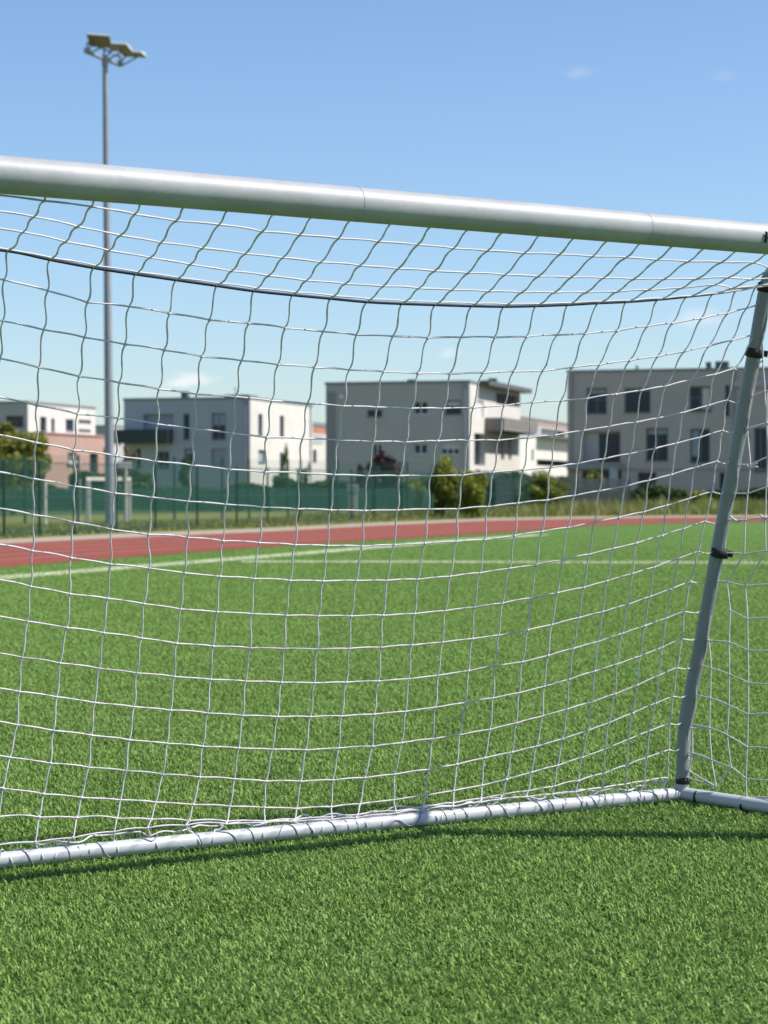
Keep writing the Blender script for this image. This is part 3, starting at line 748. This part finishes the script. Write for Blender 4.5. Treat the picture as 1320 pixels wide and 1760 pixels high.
# H2: white house, left of centre; facade colour holds its shade
h = House('white_house', 'flat roofed white house with a dark green balcony behind the green fence', 430, 152, left_px=213, right_px=537, top=685)
ws = [(315, 711, 326, 756), (364, 710, 388, 756), (316, 771, 334, 803), (363, 771, 389, 801), (234, 771, 242, 806), (271, 776, 291, 806)]
ops = []
for i, w in enumerate(ws):
    ops.append(h.window('F', w, glass='shutter' if i in (3,) else 'glass', frame='gframe' if i != 3 else None, mull=0 if i in (0, 4) else 1, trans=1 if i in (1,) else 0))
lg = h.rect('F', 246, 712, 298, 746); ops.append((*lg, 1.4))
h.wall('F', M['wh_shade'], 0, h.wF, 0, h.H, ops)
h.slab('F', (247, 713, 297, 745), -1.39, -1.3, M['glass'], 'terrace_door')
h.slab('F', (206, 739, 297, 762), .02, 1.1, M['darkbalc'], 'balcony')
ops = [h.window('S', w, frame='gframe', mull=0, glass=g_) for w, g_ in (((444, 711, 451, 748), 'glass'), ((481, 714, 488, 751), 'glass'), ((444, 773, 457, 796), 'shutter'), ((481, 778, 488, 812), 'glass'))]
h.wall('S', M['wh'], 0, h.wS, 0, h.H, ops); h.shell(M['wh_shade'], 1.45 if False else .45); h.roof()
h.onroof(311, 322, 673, 4, M['flue']); h.onroof(386, 428, 681, .6, M['parapet'], 'roof_box')
mb = MB(); a = h.C + FD * 1.9 + SD * 2 + Z * h.H; mb.tube([a, a + Z * .9], .03, 6); mb.tube([a + Z * .85 - FD * .2, a + Z * .85 + FD * .2], .02, 6); mb.build('antenna', M['flue'], h.r)
H2 = h
h.blind('F', ws[1], .45, M['shutter']); h.blind('F', ws[2], .3, M['shutter']); h.downpipe('F', .35); h.downpipe('S', h.wS - .6)
# loggia core of H2 would block the recess, so the shell keeps clear of it by its own depth
# H3: taupe house in the middle
h = House('taupe_house', 'taupe grey flat roofed house with a round white vent on its facade', 807, 135, left_px=560, right_px=894, top=657)
ops = [h.window('F', w, mull=m_, frame=f_) for w, m_, f_ in (((631, 704, 657, 717), 1, 'gframe'), ((710, 689, 736, 713), 1, 'frame'), ((765, 688, 793, 713), 0, 'gframe'), ((639, 762, 657, 781), 1, 'frame'), ((710, 762, 735, 781), 1, 'frame'), ((757, 762, 790, 782), 2, 'frame'))]
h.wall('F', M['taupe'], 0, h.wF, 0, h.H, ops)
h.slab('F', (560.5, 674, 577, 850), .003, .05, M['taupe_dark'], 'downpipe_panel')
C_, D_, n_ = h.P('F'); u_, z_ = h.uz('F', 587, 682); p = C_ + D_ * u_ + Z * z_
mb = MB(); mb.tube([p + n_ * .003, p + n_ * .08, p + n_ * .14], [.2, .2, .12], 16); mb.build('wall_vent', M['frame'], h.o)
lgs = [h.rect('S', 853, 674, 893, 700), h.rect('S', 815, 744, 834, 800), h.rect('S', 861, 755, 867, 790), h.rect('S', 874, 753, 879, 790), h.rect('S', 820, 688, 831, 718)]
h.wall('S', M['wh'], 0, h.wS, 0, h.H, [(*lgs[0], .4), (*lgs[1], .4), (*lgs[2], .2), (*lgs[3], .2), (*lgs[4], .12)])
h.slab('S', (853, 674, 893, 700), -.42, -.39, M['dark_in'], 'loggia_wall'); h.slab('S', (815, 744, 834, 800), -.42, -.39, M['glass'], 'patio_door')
h.slab('S', (861, 755, 867, 790), -.2, -.18, M['glass'], 'window'); h.slab('S', (874, 753, 879, 790), -.2, -.18, M['glass'], 'window'); h.slab('S', (820, 688, 831, 718), -.12, -.1, M['frame'], 'door')
bal = h.slab('S', (833, 718, 893, 744), 1.2, 1.32, M['balc'], 'balcony'); h.slab('S', (833, 741, 893, 745), .02, 1.19, M['dark_in'], 'floor_slab', bal)
h.slab('S', (833, 718, 836, 741), .02, 1.19, M['balc'], 'end_panel', bal)
h.shell(M['taupe']); h.roof()
h.slab('S', (822, 662, 897, 669), .08, .75, M['dark_in'], 'canopy')
h.onroof(839, 852, 650, 10.0, M['flue']); h.onroof(700, 712, 652, 6.0, M['flue'], 'roof_box')
h.slab('S', (842, 790, 930, 804), 3.2, 3.35, M['dark_in'], 'terrace_screen')
H3 = h
h.blind('F', (765, 688, 793, 713), .4, M['wh']); h.blind('F', (757, 762, 790, 782), .5, M['wh']); h.downpipe('F', .3)
# H4: greige apartment house on the right
h = House('greige_apartment_house', 'long greige flat roofed apartment house with tall dark windows at the right', 975, 138, left_corner=True, top=640, wF=22, wS=11, cat='apartment house')
hh = h.H
Wn = [((1008, 667, 1043, 712), 1, 1), ((1073, 667, 1118, 710), 0, 0), ((1185, 664, 1223, 708), 1, 1), ((1110, 736, 1148, 793), 1, 0), ((1186, 737, 1220, 796), 1, 0), ((1246, 662, 1254, 716), 0, 0), ((1236, 812, 1249, 842), 0, 0), ((1296, 735, 1318, 812), 1, 0), ((1342, 664, 1378, 708), 1, 1), ((1400, 737, 1440, 795), 1, 0)]
ops = [h.window('F', w, mull=m_, trans=t_, frame='gframe', depth=.3) for w, m_, t_ in Wn]
lg = (*h.rect('F', 1002, 741, 1066, 795), .42); ops.append(lg)
ga = (*h.rect('F', 1000, 809, 1068, 866), .42); ops.append(ga)
gb = (*h.rect('F', 1096, 812, 1128, 862), .42); ops.append(gb)
h.wall('F', M['greige'], 0, h.wF, 0, h.H, ops)
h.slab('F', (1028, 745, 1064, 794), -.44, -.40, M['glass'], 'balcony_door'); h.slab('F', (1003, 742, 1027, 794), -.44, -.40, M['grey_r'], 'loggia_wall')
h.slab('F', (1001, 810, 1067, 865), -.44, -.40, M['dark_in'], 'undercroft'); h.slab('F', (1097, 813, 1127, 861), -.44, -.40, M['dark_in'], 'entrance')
pl = h.slab('F', (1050, 803, 1063, 868), .02, .5, M['wh_shade'], 'pillar')
h.slab('F', (976, 806.5, 1500, 808), .003, .04, M['taupe_dark'], 'string_course')
h.slab('F', (976, 797, 1070, 806), .003, .5, M['taupe_dark'], 'balcony_slab')
h.slab('F', (1262, 655, 1460, 662), .003, .25, M['grey_r'], 'ledge')
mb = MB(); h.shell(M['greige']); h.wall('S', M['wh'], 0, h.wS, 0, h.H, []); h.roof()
h.onroof(1213, 1222, 622, 3, M['flue']); h.onroof(1229, 1251, 621, 3.5, M['flue'])
mb = MB(); a = onplane(1095, 630, h.C + SD * 2, NF); a.z = h.H; mb.tube([a, a + Z * .5], .1, 8); mb.build('roof_vent', M['galv'], h.r)
h.blind('F', (1204, 664, 1223, 708), .9, M['wh'], .3, 'curtain'); h.blind('F', (1008, 667, 1043, 712), .22, M['shutter'], .3); h.blind('F', (1110, 736, 1148, 793), .18, M['shutter'], .3); h.blind('F', (1186, 737, 1203, 796), .8, M['shutter'], .3, 'curtain'); h.blind('F', (1073, 667, 1118, 710), .12, M['shutter'], .3)
h.downpipe('F', h.wF - .3); h.downpipe('F', (onplane(1262, 800, h.C, NF) - h.C).dot(FD))
# H1: white over salmon house at the left
h = House('white_and_salmon_house', 'house with white upper storey over a salmon pink lower storey at the left edge', 48, 162, left_px=-90, right_px=164, top=692)
ops = [h.window('S', w, mull=m_, frame='gframe') for w, m_ in (((69, 716, 80, 742), 0), ((88, 719, 94, 742), 0), ((113, 720, 127, 741), 1), ((135, 721, 156, 727), 1), ((135, 737, 156, 742), 1))]
h.wall('S', M['wh'], 0, h.wS, 0, h.H, ops)
zl = h.uz('S', 75, 746)[1]
C_, D_, n_ = h.P('S')
# lower storey stands forward of the upper one
s1 = h.uz('S', 178, 780)[0]
q = h.rect('S', 93, 777, 108, 795); dq = h.rect('S', 131, 779, 145, 822)
h.wall('S', M['salmon'], .2, s1, 0, zl, [(*q, .25), (*dq, .3)], out=1.2, name='lower_wall')
mb = MB(); o_ = C_ + n_ * .02 + D_ * .2; mb.box(o_ + Z * (zl - .02), D_ * (s1 - .2), n_ * 1.28, Z * .12)
mb.build('terrace_roof', M['salmon'], h.o)
h.window('S', (93, 777, 108, 795), depth=.25, out=1.2); h.window('S', (131, 779, 145, 822), depth=.3, out=1.2, glass='darkbalc', frame='gframe', mull=0, sill=False, name='door')
h.slab('S', (91, 794, 112, 799), 1.2, 1.4, M['frame'], 'window_box'); h.slab('S', (155, 768, 174, 774), 1.21, 1.5, M['wh'], 'porch_frame'); h.slab('S', (166, 774, 174, 800), 1.21, 1.5, M['wh'], 'porch_frame')
h.wall('F', M['taupe'], 0, h.wF, 0, h.H, [(*h.rect('F', 10, 715, 40, 735), .3)]); h.slab('F', (11, 716, 39, 734), -.34, -.3, M['dark_in'], 'window')
h.shell(M['taupe']); h.roof()
# H5: red-brown band over white, between white house and taupe house
h = House('terraced_house', 'distant white house with a red brown top storey seen between the white and taupe houses', 478, 182, wF=10, right_px=600, top=726)
zt = h.uz('S', 530, 744)[1]; ops = [(*h.rect('S', 503, 765, 532, 822), .4), (*h.rect('S', 538, 773, 544, 796), .2)]
h.wall('S', M['wh'], 0, h.wS, 0, zt, ops); h.wall('S', M['brick'], 0, h.wS, zt, h.H, [], name='upper_wall')
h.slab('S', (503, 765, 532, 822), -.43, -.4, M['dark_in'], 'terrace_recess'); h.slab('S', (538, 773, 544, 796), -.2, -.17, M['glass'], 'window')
h.slab('S', (500, 745, 535, 764), .1, 1.2, M['grey_r'], 'awning')
h.wall('F', M['wh_shade'], 0, h.wF, 0, h.H, []); h.shell(M['wh']); h.roof(M['parapet'], th=.35)
# H6: behind the taupe house, right
h = House('distant_house', 'distant white house with a mauve brown top band seen between the taupe and greige houses', 868, 178, wF=9, right_px=990, top=714)
zt = h.uz('S', 930, 733)[1]; zt2 = h.uz('S', 930, 756)[1]
ops = [(*h.rect('S', 914, 772, 917, 792), .2)]
h.wall('S', M['wh'], 0, h.wS, 0, zt2, ops); h.wall('S', M['grey_r'], 0, h.wS, zt2, zt, [(*h.rect('S', 930, 736, 972, 752), .4)], name='terrace_wall'); h.wall('S', M['mauve'], 0, h.wS, zt, h.H, [], name='upper_wall')
h.slab('S', (930, 736, 972, 752), -.43, -.4, M['glass'], 'window'); h.slab('S', (914, 772, 917, 792), -.2, -.18, M['glass'], 'window')
h.slab('S', (922, 749, 985, 757), .05, 1.0, M['dark_in'], 'terrace_edge')
h.wall('F', M['taupe'], 0, h.wF, 0, h.H, []); h.shell(M['wh']); h.roof()
# H7: grey house in the gap left of the mast
h = House('grey_house', 'low grey brown house half hidden behind the floodlight mast', 196, 205, left_px=140, right_px=290, top=733)
h.wall('F', M['taupe'], 0, h.wF, 0, h.H, rects(h, 'F', [(166, 750, 172, 762)])); h.slab('F', (166, 750, 172, 762), -.25, -.22, M['glass'], 'window')
h.wall('S', M['grey_r'], 0, h.wS, 0, h.H, rects(h, 'S', [(203, 752, 208, 766)])); h.slab('S', (203, 752, 208, 766), -.25, -.22, M['glass'], 'window')
h.shell(M['taupe']); h.roof()

# ------------------------------------------------------------------ fences
fy = lambda x: 921 - .0475 * (x - 68)
fence = empty('mesh_fence', ground(300, fy(300)), 'long green mesh fence along the far side of the running track', 'fence')
fpx = [-130, -60, 7, 68, 128, 200, 267, 339, 407, 460, 512, 566, 604, 643, 690, 740, 790, 838, 884, 926, 966]
fp = [ground(x, fy(x)) for x in fpx]; FH = 1.86
for p in fp:
    mb = MB(); mb.box(p - Vector((.03, .03, 0)), Vector((.06, 0, 0)), Vector((0, .06, 0)), Z * FH); mb.build('post', M['fpost'], fence)
for a, b in zip(fp[:-1], fp[1:]):
    e = (b - a).normalized(); mb = MB(); mb.box(a + e * .04 + Z * .05, (b - a) - e * .08, Vector((0, .004, 0)), Z * (FH - .1)); pnl = mb.build('mesh_panel', M['mesh'], fence)
    mb = MB()
    for z in (.06, .95, FH - .06): mb.box(a + e * .04 + Z * z - Vector((0, .02, 0)), (b - a) - e * .08, Vector((0, .015, 0)), Z * .025)
    mb.build('rail', M['fpost'], pnl)
court = empty('court_screen_fence', ground(400, 893), 'dark green screened fence of the ball court standing behind the mesh fence', 'fence')
cy = lambda x: 900 - .02 * x
cpx = [-120, -40, 43, 135, 224, 300, 382, 428, 495, 517, 580, 640, 700, 752]
cp_ = [ground(x, cy(x)) for x in cpx]
for p in cp_:
    mb = MB(); mb.tube([p, p + Z * 2.35], .045, 8); mb.build('post', M['fpost'], court)
for a, b in zip(cp_[:-1], cp_[1:]):
    e = (b - a).normalized(); mb = MB(); mb.box(a + e * .06 + Z * .25, (b - a) - e * .12, Vector((0, .004, 0)), Z * .95); mb.build('windscreen', M['screen'], court)
    mb = MB(); mb.box(a + e * .06 + Z * 1.22, (b - a) - e * .12, Vector((0, .004, 0)), Z * 1.1); mb.build('mesh_panel', M['mesh2'], court)
gf = empty('grey_garden_fence', ground(905, 881), 'dark grey mesh fence with slim posts between the bushes and the greige apartment house', 'fence')
gp = [ground(x, 881 - .012 * (x - 850)) for x in (852, 878, 905, 932, 958, 990, 1030, 1080)]
for p in gp:
    mb = MB(); mb.box(p, Vector((.08, 0, 0)), Vector((0, .08, 0)), Z * 1.75); mb.build('post', M['flue'], gf)
for a, b in zip(gp[:-1], gp[1:]):
    e = (b - a).normalized(); mb = MB(); mb.box(a + e * .1 + Z * .1, (b - a) - e * .12, Vector((0, .004, 0)), Z * 1.6); mb.build('mesh_panel', M['greymesh'], gf)

# small goal frame and poles on the ball court
gd = ground(152, 900)
cg = empty('court_goal', gd, 'small weathered white goal frame on the ball court beside the mast', 'goal')
pw = 75 / F * gd.y
e0, e1 = gd, at(222, 900, gd.y + 1.5); e1.z = 0
for p in (e0, e1):
    mb = MB(); mb.box(p - Vector((.06, .06, 0)), Vector((.12, 0, 0)), Vector((0, .12, 0)), Z * 1.44); mb.build('post', M['hoop'], cg)
mb = MB(); mb.box(e0 + Vector((-.06, -.061, 1.441)), (e1 - e0) + Vector((.12, 0, 0)), Vector((0, .12, 0)), Z * .12); mb.build('crossbar', M['hoop'], cg)
for x, y0, y1, lb_ in ((78, 903, 826, 'slim pale post on the ball court left of the small goal frame'), (137, 895, 826, 'thin grey pole directly left of the small goal frame on the court')):
    p = ground(x, y0); t = at(x, y1, p.y); mb = MB(); mb.tube([p, t], .04, 8); mb.tube([p, p + Z * .06], .08, 8); mb.tube([t, t + Z * .05], .055, 8); tag(mb.build('pole', M['conc'] if x == 137 else M['hoop']), lb_, 'pole')
# basketball stand right of the mast
p = ground(216, 899)
bs = empty('basketball_stand', p, 'pale basketball stand with white backboard just right of the mast', 'basketball stand')
t = at(216, 800, p.y); mb = MB(); mb.tube([p, t], .06, 10); mb.build('pole', M['conc'], bs)
mb = MB(); a = at(201, 805, p.y - .4); b = at(226, 793, p.y - .4); mb.box(a, Vector((b.x - a.x, 0, 0)), Vector((0, .05, 0)), Z * (b.z - a.z)); mb.build('backboard', M['frame'], bs)
mb = MB(); c = at(213, 804, p.y - .65); mb.tube([c + Vector((.22 * math.cos(i * .45), .22 * math.sin(i * .45), 0)) for i in range(15)], .015, 6); mb.tube([c + Vector((0, .22, 0)), t - Z * .1], .02, 6); mb.build('hoop', M['brick'], bs)
# concrete cabinet by the fence
p = ground(606, 889); cb = empty('utility_cabinet', p, 'pale concrete utility cabinet with a blue grey cap behind the fence', 'utility cabinet')
wd = 16 / F * p.y
mb = MB(); mb.box(p - Vector((wd / 2, 0, 0)), Vector((wd, 0, 0)), Vector((0, .35, 0)), Z * 1.05); cbd = mb.build('body', M['conc'], cb, bevel=.02)
mb = MB(); mb.box(p + Vector((-wd / 2 - .03, -.03, 1.052)), Vector((wd + .06, 0, 0)), Vector((0, .41, 0)), Z * .3); mb.build('cap', M['shutter'], cb, bevel=.02)
mb = MB(); mb.box(p + Vector((-wd / 2 + .05, -.012, .1)), Vector((wd - .1, 0, 0)), Vector((0, .01, 0)), Z * .85); mb.build('door', M['conc'], cb)

# ------------------------------------------------------------------ trees, shrubs and hedges
def leaves(C, rad, n, size, clumps=14, flat=1.0):
    """leaf-sized quads gathered in clumps through an uneven crown"""
    C = np.array(C); rad = np.array(rad)
    dirs = RNG.normal(size=(clumps, 3)); dirs /= np.linalg.norm(dirs, axis=1)[:, None]
    cc = dirs * RNG.uniform(.25, .92, clumps)[:, None]; cr = RNG.uniform(.16, .46, clumps)
    idx = RNG.integers(0, clumps, n)
    q = RNG.normal(size=(n, 3)); q /= np.linalg.norm(q, axis=1)[:, None]; q *= RNG.random(n)[:, None] ** .45
    p = C + (cc[idx] + q * cr[idx][:, None]) * rad
    t1 = RNG.normal(size=(n, 3)); t1 /= np.linalg.norm(t1, axis=1)[:, None]
    t2 = np.cross(t1, RNG.normal(size=(n, 3))); t2 /= np.linalg.norm(t2, axis=1)[:, None]
    s = size * RNG.uniform(.6, 1.3, n)[:, None]
    V = np.stack([p - t1 * s, p - t2 * s * .5, p + t1 * s, p + t2 * s * .5], 1).reshape(-1, 3)
    Fq = np.arange(4 * n).reshape(-1, 4)
    tint = np.clip(RNG.uniform(0, 1, clumps)[idx] * .6 + RNG.random(n) * .45, 0, 1)
    keep = p[:, 2] > .02
    Fq = Fq[keep]
    return V, Fq, np.repeat(tint, 4)
def plant(name, label, cat, px, Y, top, wpx, bottom_z, material, n=2600, size=.11, group=None, depth_f=1.0, trunk=True, clumps=14):
    base = at(px, 840, Y); base.z = 0
    o = empty(name, base, label, cat, group)
    zt = at(px, top, Y).z; rw = wpx / 2 / F * Y
    c = Vector((0, 0, (zt + bottom_z) / 2)); rad = (rw, rw * depth_f, (zt - bottom_z) / 2)
    V, Fq, t = leaves(c, rad, n, size, clumps); npmesh('crown' if trunk else 'foliage', V, Fq, material, t, parent=o)
    mb = MB(); h_ = zt * .8 if trunk else zt * .6
    mb.tube([base, base + Vector((.04, 0, h_ * .5)), base + Vector((0, .03, h_))], [max(.04, rw * .07), max(.03, rw * .05), .015], 8)
    for k in range(6):
        a = k * 1.05; z0 = h_ * (.35 + .09 * k); mb.tube([base + Vector((0, 0, z0)), base + Vector((math.cos(a) * rw * .35, math.sin(a) * rw * .35, z0 + rw * .3)), base + Vector((math.cos(a) * rw * .65, math.sin(a) * rw * .65, z0 + rw * .55))], [max(.025, rw * .035), .02, .008], 6)
    mb.build('trunk' if trunk else 'stems', M['bark'], o); return o
plant('leafy_tree', 'round olive green tree in front of the salmon house at the left edge', 'tree', 22, 92, 716, 146, .8, M['leafA'], 10000, .12, clumps=40)
plant('tan_sapling', 'slender tan leaved sapling beside the basketball stand', 'tree', 221, 98, 762, 26, 1.6, M['leafT'], 900, .07)
plant('dark_shrub', 'dark green upright shrub against the white house facade', 'shrub', 322, 120, 783, 34, .1, M['leafC'], 1600, .10, trunk=False)
plant('climbing_shrub', 'yellow green climber on the terrace beside the bright white side wall', 'shrub', 489, 150, 770, 20, .8, M['leafB'], 900, .10, trunk=False)
plant('terrace_shrub', 'small yellow green shrub on the terrace right of the climber', 'shrub', 524, 150, 786, 18, .5, M['leafB'], 700, .10, trunk=False)
plant('purple_plum_tree', 'dark purple leaved plum tree in front of the taupe house', 'tree', 660, 101, 777, 62, .9, M['leafP'], 5200, .10, clumps=34)
plant('purple_shrub', 'smaller dark purple shrub left of the purple plum tree', 'shrub', 620, 102, 790, 22, .6, M['leafP'], 1200, .09, trunk=False)
plant('pointed_bush', 'pointed yellow green bush left of the rounder bush below the taupe house', 'bush', 762, 84, 787, 56, .05, M['leafB'], 5200, .085, trunk=False, clumps=34)
plant('rounded_bush', 'broad yellow green bush at the right corner of the taupe house', 'bush', 812, 83, 803, 60, .05, M['leafB'], 5200, .085, trunk=False, clumps=34)
plant('low_bush', 'low green bush below the white wall of the distant house', 'bush', 922, 104, 808, 96, .05, M['leafB'], 4200, .10, trunk=False, clumps=34)
plant('side_bush', 'green bush touching the left end of the greige apartment house', 'bush', 966, 122, 815, 40, .05, M['leafC'], 1800, .12, trunk=False)
plant('entrance_shrub', 'bright green shrub under the greige apartment house left of its white pillar', 'shrub', 1020, 122, 808, 36, .05, M['leafB'], 1600, .11, trunk=False)
plant('window_shrub', 'small dark shrub in front of the ground floor of the greige apartment house', 'shrub', 1126, 122, 830, 44, .4, M['leafC'], 1300, .11, trunk=False)
plant('roof_tree', 'treetop just rising above the flat roof of the taupe house', 'tree', 728, 178, 647, 46, 3.5, M['leafA'], 4200, .16, clumps=20)
plant('small_shrub', 'small yellow flowered shrub behind the fence in front of the taupe house', 'shrub', 705, 100, 834, 22, .1, M['leafB'], 700, .09, trunk=False)
def hedge(name, label, x0, x1, Y, zt, material, n):
    a = at(x0, 840, Y); b = at(x1, 840, Y); a.z = b.z = 0
    m_ = (a + b) / 2; o = empty(name, m_, label, 'hedge')
    N = n; px_ = RNG.uniform(-(b - a).length / 2, (b - a).length / 2, N)
    top = zt * (1 + .16 * np.sin(px_ * 1.7) * np.sin(px_ * .63 + 1)); zz = top * RNG.random(N) ** .7
    p = np.stack([px_, RNG.uniform(-.6, .6, N), zz + .02], 1)
    t1 = RNG.normal(size=(N, 3)); t1 /= np.linalg.norm(t1, axis=1)[:, None]; t2 = np.cross(t1, RNG.normal(size=(N, 3))); t2 /= np.linalg.norm(t2, axis=1)[:, None]
    s = .13 * RNG.uniform(.6, 1.3, N)[:, None]
    V = np.stack([p - t1 * s, p - t2 * s * .55, p + t1 * s, p + t2 * s * .55], 1).reshape(-1, 3)
    npmesh('foliage', V, np.arange(4 * N).reshape(-1, 4), material, np.repeat(np.clip(.5 + .4 * np.sin(px_ * .9) * RNG.random(N) + RNG.uniform(-.4, .4, N), 0, 1), 4), parent=o)
    mb = MB()
    for k in range(6):
        q = a.lerp(b, (k + .5) / 6); mb.tube([q, q + Z * zt * .7], [.05, .02], 6)
    mb.build('stems', M['bark'], o)
hedge('clipped_hedge', 'dark clipped hedge in front of the white house behind the green fences', -40, 470, 110, 1.25, M['leafC'], 15000)
hedge('garden_hedge', 'mid green garden hedge below the taupe house behind the screened fence', 470, 770, 116, 1.6, M['leafC'], 11000)
hedge('boundary_hedge', 'loose boundary hedge along the foot of the greige apartment house', 830, 1420, 128, 1.05, M['leafC'], 13000)
hedge('laurel_hedge', 'dark laurel hedge behind the yellow green bushes right of the taupe house', 725, 985, 110, 1.75, M['leafC'], 9000)
plant('ragged_shrub', 'ragged yellow green shrub at the foot of the taupe facade left of the pointed bush', 'shrub', 716, 104, 822, 40, .05, M['leafB'], 1800, .09, trunk=False, clumps=22)
plant('weedy_shrub', 'weedy low green shrub in the verge below the greige apartment house balcony', 'shrub', 1082, 112, 836, 70, .05, M['leafC'], 2200, .09, trunk=False, clumps=26)
plant('verge_shrub', 'low yellowish shrub in the verge below the door of the greige apartment house', 'shrub', 1200, 112, 842, 60, .05, M['leafB'], 1800, .09, trunk=False, clumps=26)
hedge('far_hedge', 'tall far hedge seen in the gap between the salmon house and the white house', 120, 260, 140, 2.3, M['leafC'], 5000)

# ------------------------------------------------------------------ sun, sky, camera
SUN_EL = R(45.0)
dirn = (ground(640, 1438) - ground(1320, 1446)).normalized()
need = ((ground(0, 1507) - XR).dot(ev) + (ground(440, 1459) - XR).dot(ev)) / 2 - 0.07
shv = dirn * (need / dirn.dot(ev)); shv.z = 0; print('tip', proj(G0 + shv))
print('shadow vec', shv, 'el', math.degrees(math.atan2(zc, shv.length)))
SUN_EL = math.atan2(zc, shv.length)
sd = -shv.normalized() * math.cos(SUN_EL) + Vector((0, 0, math.sin(SUN_EL)))   # towards the sun
sun = bpy.data.lights.new('sun', 'SUN'); sun.energy = 5.0; sun.angle = R(0.55); sun.color = (1.0, 0.955, 0.88)
so = bpy.data.objects.new('sun', sun); COL.objects.link(so); so.rotation_euler = sd.to_track_quat('Z', 'Y').to_euler(); so.location = (20, -5, 30)
world = bpy.data.worlds.new('World'); scn.world = world; world.use_nodes = True
nt = world.node_tree; bg = nt.nodes['Background']
sky = nt.nodes.new('ShaderNodeTexSky'); sky.sky_type = 'NISHITA'; sky.sun_disc = False
sky.sun_elevation = SUN_EL; sky.sun_rotation = math.atan2(sd.x, sd.y)
sky.air_density = 1.0; sky.dust_density = 0.45; sky.ozone_density = 6.0; sky.altitude = 0
bg.inputs['Strength'].default_value = 0.118
tc = nt.nodes.new('ShaderNodeTexCoord')
col = sky.outputs['Color']
for (cx, cy_, sx, sy, amt, seed) in ((328, 652, 50, 17, .42, 1), (300, 660, 34, 9, .25, 2), (995, 124, 34, 13, .10, 3), (772, 606, 26, 12, .20, 4), (1245, 130, 30, 13, .06, 5), (1200, 545, 60, 22, .22, 6)):
    dv = ray(cx, cy_).normalized()
    sub = nt.nodes.new('ShaderNodeVectorMath'); sub.operation = 'SUBTRACT'; nt.links.new(tc.outputs['Generated'], sub.inputs[0]); sub.inputs[1].default_value = dv
    sc_ = nt.nodes.new('ShaderNodeVectorMath'); sc_.operation = 'MULTIPLY'; nt.links.new(sub.outputs[0], sc_.inputs[0]); sc_.inputs[1].default_value = (F / sx, 3.0, F / sy)
    no = nt.nodes.new('ShaderNodeTexNoise'); no.inputs['Scale'].default_value = 1.6; no.inputs['Detail'].default_value = 5; nt.links.new(sc_.outputs[0], no.inputs['Vector'])
    ln = nt.nodes.new('ShaderNodeVectorMath'); ln.operation = 'LENGTH'; nt.links.new(sc_.outputs[0], ln.inputs[0])
    ad = nt.nodes.new('ShaderNodeMath'); ad.operation = 'MULTIPLY_ADD'; nt.links.new(no.outputs['Fac'], ad.inputs[0]); ad.inputs[1].default_value = -1.3; nt.links.new(ln.outputs['Value'], ad.inputs[2])
    mr = nt.nodes.new('ShaderNodeMapRange'); mr.interpolation_type = 'SMOOTHSTEP'; mr.inputs['From Min'].default_value = .35; mr.inputs['From Max'].default_value = -.55; mr.inputs['To Min'].default_value = 0; mr.inputs['To Max'].default_value = amt
    nt.links.new(ad.outputs[0], mr.inputs['Value'])
    mx = nt.nodes.new('ShaderNodeMix'); mx.data_type = 'RGBA'; nt.links.new(mr.outputs['Result'], mx.inputs[0]); nt.links.new(col, mx.inputs[6]); mx.inputs[7].default_value = (8.0, 7.2, 7.2, 1)
    col = mx.outputs[2]
nt.links.new(col, bg.inputs['Color'])
cam = bpy.data.cameras.new('camera'); co = bpy.data.objects.new('camera', cam); COL.objects.link(co); scn.camera = co
cam.sensor_width = 36; cam.sensor_fit = 'AUTO'; cam.lens = 36 * F / 1760; cam.clip_end = 6000; cam.clip_start = .05
co.location = EYE; co.rotation_euler = (math.pi / 2 - PITCH, 0, 0)
cam.dof.use_dof = True; cam.dof.focus_distance = 6.4; cam.dof.aperture_fstop = 6.0
scn.view_settings.view_transform = 'Standard'; scn.view_settings.look = 'None'; scn.view_settings.exposure = 0.42; scn.view_settings.gamma = 1.0
